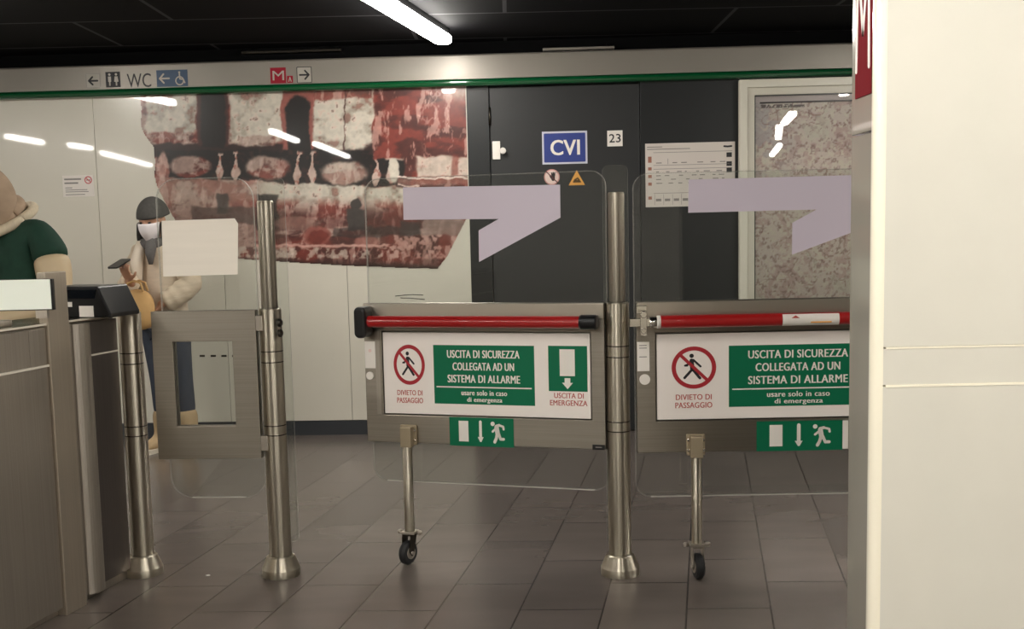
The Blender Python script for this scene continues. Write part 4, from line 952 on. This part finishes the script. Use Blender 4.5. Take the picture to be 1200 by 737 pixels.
# head gear
def cap_shell(c, rot, rx, ry, rz, zcut, m, nm, parent, grow=1.0, brim=0.):
    w = MB(); n, k_ = 32, 12; vs = []
    tmax = math.acos(zcut)
    for i in range(k_+1):
        q = tmax*i/k_
        for k in range(n):
            a = 2*math.pi*k/n; vs.append((rx*math.sin(q)*math.cos(a), ry*math.sin(q)*math.sin(a), rz*math.cos(q)))
    fs = [(i*n+k, (i+1)*n+k, (i+1)*n+(k+1) % n, i*n+(k+1) % n) for i in range(k_) for k in range(n)]
    w.add(vs, fs, 0, True)
    o = w.build(nm, m, parent, recalc=False); o.data.transform(Matrix.Translation(c) @ rot.to_4x4())
    so = o.modifiers.new('s', 'SOLIDIFY'); so.thickness = .012; so.offset = 1; return o
BEAN = mat('grey_knit', '4c4a47', .9, noise=.12, nscale=(60, 60, 60), bump=.5)
cap_shell(Vector(HD)+Vector((0, .012, .022)), eul(math.radians(14), 0, math.radians(9)), .086, .106, .116, .05, BEAN, 'beanie', t)
HR = [(Vector(HD)+hrot @ Vector(q), r) for q, r in (((-.03, .07, .03), .05), ((-.02, .085, -.06), .05), ((0, .07, -.14), .045))]
skin('hair', HR, [(0, 1), (1, 2)], HAIR, t, 2)
for e in (-1, 1):
    q = [(Vector(HD)+hrot @ Vector(p_), r) for p_, r in (((e*.078, -.02, .0), .020), ((e*.085, -.035, -.09), .026), ((e*.085, -.05, -.19), .024), ((e*.08, -.075, -.26), .012))]
    P, E2 = chain(*q); skin('hair_lock', P, E2, HAIR, t, 2)
w = MB(); n, k_ = 20, 8; vs = []
for i in range(k_+1):
    v_ = i/k_
    for k in range(n+1):
        u_ = -1+2*k/n; x = u_*.070*(1-.62*v_*v_); z = .0-.118*v_+.012*(1-u_*u_)*(1-v_); yy_ = -.122+.085*u_*u_*abs(u_)-.012*math.sin(math.pi*v_)+.03*v_*v_; vs.append((x, yy_, z))
w.add(vs, [(i*(n+1)+k, (i+1)*(n+1)+k, (i+1)*(n+1)+k+1, i*(n+1)+k+1) for i in range(k_) for k in range(n)], 0, True)
o = w.build('face_mask', mat('white_mask', 'e6dfe0', .7), t, recalc=False); o.data.transform(Matrix.Translation(HD) @ hrot.to_4x4()); so = o.modifiers.new('s', 'SOLIDIFY'); so.thickness = .004
for e in (-1, 1):
    w = MB().ball((e*.03, -.087, .008), .011, .008, .007, 12, 8); o = w.build('eye', INK, t); o.data.transform(Matrix.Translation(HD) @ hrot.to_4x4())
SCARF = mat('grey_scarf', '5d5a58', .9, noise=.1, nscale=(40, 40, 40))
w = MB()
ring = [(.085*math.cos(a)-.02, .08*math.sin(a)-.01, 1.345+.02*math.sin(a)) for a in [2*math.pi*k/16 for k in range(17)]]
w.tube(ring, .034, 12); w.tube([(.01, -.09, 1.345), (.03, -.135, 1.27), (.035, -.14, 1.20)], [.035, .032, .012], 12); w.build('scarf', SCARF, t)
w = MB(); w.tube([(-.075, -.085, 1.335), (-.07, -.145, 1.22), (-.055, -.155, 1.08)], [.03, .04, .022], 12); w.build('lapel', mat('pale_lining', 'ddd0be', .8), t)
# phone held by the person
hp = t.matrix_world
bpy.context.view_layer.update()
pw = t.matrix_world @ Vector((RW[0]+.02, RW[1]-.105, RW[2]+.108))
ph = thing('phone', 'dark phone held up by the person in the cream coat', 'phone', pw, math.radians(-22))
w = MB(); w.prism(rrect(-.037, -.07, .037, .07, .01), 0, .009); w.build('case', BLACKP, ph)
w = MB(); w.prism(rrect(-.033, -.065, .033, .065, .006), .009, .0098); w.build('screen', MATS['black_gloss'], ph)
ph.rotation_euler = (math.radians(-70), 0, math.radians(-20))
# tan bag hanging from her arm
pb = t.matrix_world @ Vector((.035, -.275, .79))
bg = thing('tote_bag', 'tan soft bag hanging from the arm of the person in the cream coat', 'bag', pb, math.radians(-15))
TAN = mat('tan_cloth', 'c39c66', .75, noise=.08, nscale=(12, 12, 12))
skin('pouch', [((0, 0, .0), (.105, .05)), ((0, 0, .12), (.125, .065)), ((0, 0, .275), (.11, .035))], [(0, 1), (1, 2)], TAN, bg, 2)
w = MB()
for e in (-.025, .025): w.tube([(-.06, e, .25), (-.058, e, .275), (-.05, e, .30), (.0, e, .315), (.04, e, .30), (.055, e, .25)], .007, 8)
w.build('handle', TAN, bg)

# --- man in the green jacket behind the cabinet
YM = 4.95; base = Vector((aty(21, 300, YM).x, YM, 0))
t = thing('person', 'person in dark green jacket with cream sleeves and tan hood, head bowed', 'person', base, math.radians(-30))
HD = (-.07, -.155, 1.525); hrot = eul(math.radians(36), 0, math.radians(-30))
RW = (-.20, -.34, 1.02); LW = (.16, -.36, 1.02)
body = [((0, 0, .95), (.14, .10)), ((0, 0, 1.12), (.13, .09)), ((0, .01, 1.36), (.13, .08)), ((0, -.01, 1.45), (.06, .06)), ((-.03, -.07, 1.49), (.05, .05)),
        ((-.15, .01, 1.37), .042), ((-.24, -.02, 1.12), .036), (RW, .028), ((.15, .01, 1.37), .042), ((.24, -.02, 1.12), .036), (LW, .028),
        ((-.09, 0, .88), .09), ((-.10, -.02, .49), .058), ((-.10, .01, .10), .04), ((.09, 0, .88), .09), ((.10, -.02, .49), .058), ((.10, .01, .10), .04)]
pieces = limbs_of(body, E_)+[head_piece(HD, hrot, 1.0)]
pieces += hand_piece(RW, (.25, -.6, .1), (.5, .2, .6), 1.0, 1.05, 1) + hand_piece(LW, (-.3, -.6, .1), (-.5, .2, .6), 1.0, 1.05, -1)
merge(pieces, 'body', SKIN, t, .007)
JG = mat('dark_green_wool', '163a2c', .85, noise=.12, nscale=(30, 30, 30), bump=.2); CR = mat('cream_leather', 'cdb794', .5, noise=.05, nscale=(9, 9, 9)); TRIM = mat('cream_knit', 'cfc0a6', .8, noise=.1, nscale=(80, 80, 10))
P = [((0, 0, .88), (.165, .125)), ((0, 0, 1.04), (.18, .13)), ((0, .0, 1.22), (.19, .135)), ((0, .005, 1.36), (.18, .125)), ((-.005, -.005, 1.44), (.128, .10)), ((-.01, -.02, 1.465), (.07, .07)),
     ((-.16, .01, 1.405), .088), ((-.215, .0, 1.31), .084), ((-.23, -.005, 1.27), .078), ((.16, .01, 1.405), .088), ((.215, .0, 1.31), .084), ((.23, -.005, 1.27), .078)]
skin('jacket', P, [(0, 1), (1, 2), (2, 3), (3, 4), (4, 5), (3, 6), (6, 7), (7, 8), (3, 9), (9, 10), (10, 11)], JG, t, 2)
for e in (-1, 1):
    wr = RW if e < 0 else LW
    P, E2 = chain(((e*.222, -.002, 1.30), .076), ((e*.232, -.004, 1.26), .082), ((e*.255, -.012, 1.18), .078), ((e*.262, -.03, 1.10), .070), ((e*.23, -.16, 1.05), .058), ((wr[0], wr[1]+.03, wr[2]), .043)); skin('sleeve', P, E2, CR, t, 2)
w = MB(); w.tube([(.0+.088*math.cos(a), -.035+.112*math.sin(a), 1.452+.062*math.sin(a)) for a in [2*math.pi*k/28 for k in range(29)]], .022, 12); w.build('collar', TRIM, t)
w = MB(); w.tube([(-.02+.05*math.cos(a), -.05+.06*math.sin(a), 1.475+.05*math.sin(a)) for a in [2*math.pi*k/28 for k in range(29)]], .042, 14); w.build('hood_cowl', mat('tan_hood', 'a8917a', .9, noise=.12, nscale=(9, 9, 22), bump=.3), t)
w = MB(); w.tube([(-.03, -.13, 1.41), (.0, -.148, 1.34), (.0, -.158, 1.20), (.0, -.152, 1.04), (.0, -.14, .90)], .014, 8); w.build('zip_band', TRIM, t)
for z in (1.36, 1.25, 1.14): MB().lathe([(.011, -.148), (.009, -.153)], axis='y', off=(.045, .000, z), n=14).build('button', BLACKP, t)
P = [((0, 0, .92), (.165, .115)), ((-.092, 0, .82), .10), ((-.105, -.02, .49), .075), ((-.105, .01, .10), .062), ((.092, 0, .82), .10), ((.105, -.02, .49), .075), ((.105, .01, .10), .062)]
skin('trousers', P, [(0, 1), (1, 2), (2, 3), (0, 4), (4, 5), (5, 6)], mat('dark_trousers', '23232a', .85), t, 2)
for x in (-.105, .105):
    skin('shoe', [((x, .02, .085), (.052, .052)), ((x, .02, .052), (.046, .05)), ((x, -.08, .046), (.046, .040)), ((x, -.17, .036), (.040, .028))], [(0, 1), (1, 2), (2, 3)], BLACKP, t, 2)
# hood: deep cloth shell, open at the face
HOOD = mat('tan_hood', 'a8917a', .9, noise=.12, nscale=(9, 9, 22), bump=.3)
w = MB(); n, k_ = 40, 26; vs = []; fs = []
for i in range(k_+1):
    q = math.pi*i/k_*.93
    for k in range(n):
        a = 2*math.pi*k/n; x, y, z = math.sin(q)*math.cos(a), math.sin(q)*math.sin(a), math.cos(q)
        rx, ry, rz = .128, .150, .165
        if z < 0: rx *= 1+.12*z*z
        vs.append((x*rx, y*ry+.022, z*rz+.008))
for i in range(k_):
    for k in range(n):
        q = [i*n+k, (i+1)*n+k, (i+1)*n+(k+1) % n, i*n+(k+1) % n]
        c = sum((Vector(vs[j]) for j in q), Vector())/4
        if not (c.y < -.035 and abs(c.x) < .088 and -.15 < c.z < .085): fs.append(q)
w.add(vs, fs, 0, True); o = w.build('hood', HOOD, t, recalc=False)
bm = bmesh.new(); bm.from_mesh(o.data); bmesh.ops.delete(bm, geom=[v for v in bm.verts if not v.link_faces], context='VERTS'); bm.to_mesh(o.data); bm.free()
o.data.transform(Matrix.Translation(HD) @ hrot.to_4x4())
so = o.modifiers.new('s', 'SOLIDIFY'); so.thickness = .012; so.offset = 1; ss = o.modifiers.new('ss', 'SUBSURF'); ss.levels = 1; ss.render_levels = 1
for e in (-1, 1):
    w = MB().ball((e*.03, -.088, .008), .011, .008, .006, 12, 8); o = w.build('eye', INK, t); o.data.transform(Matrix.Translation(HD) @ hrot.to_4x4())
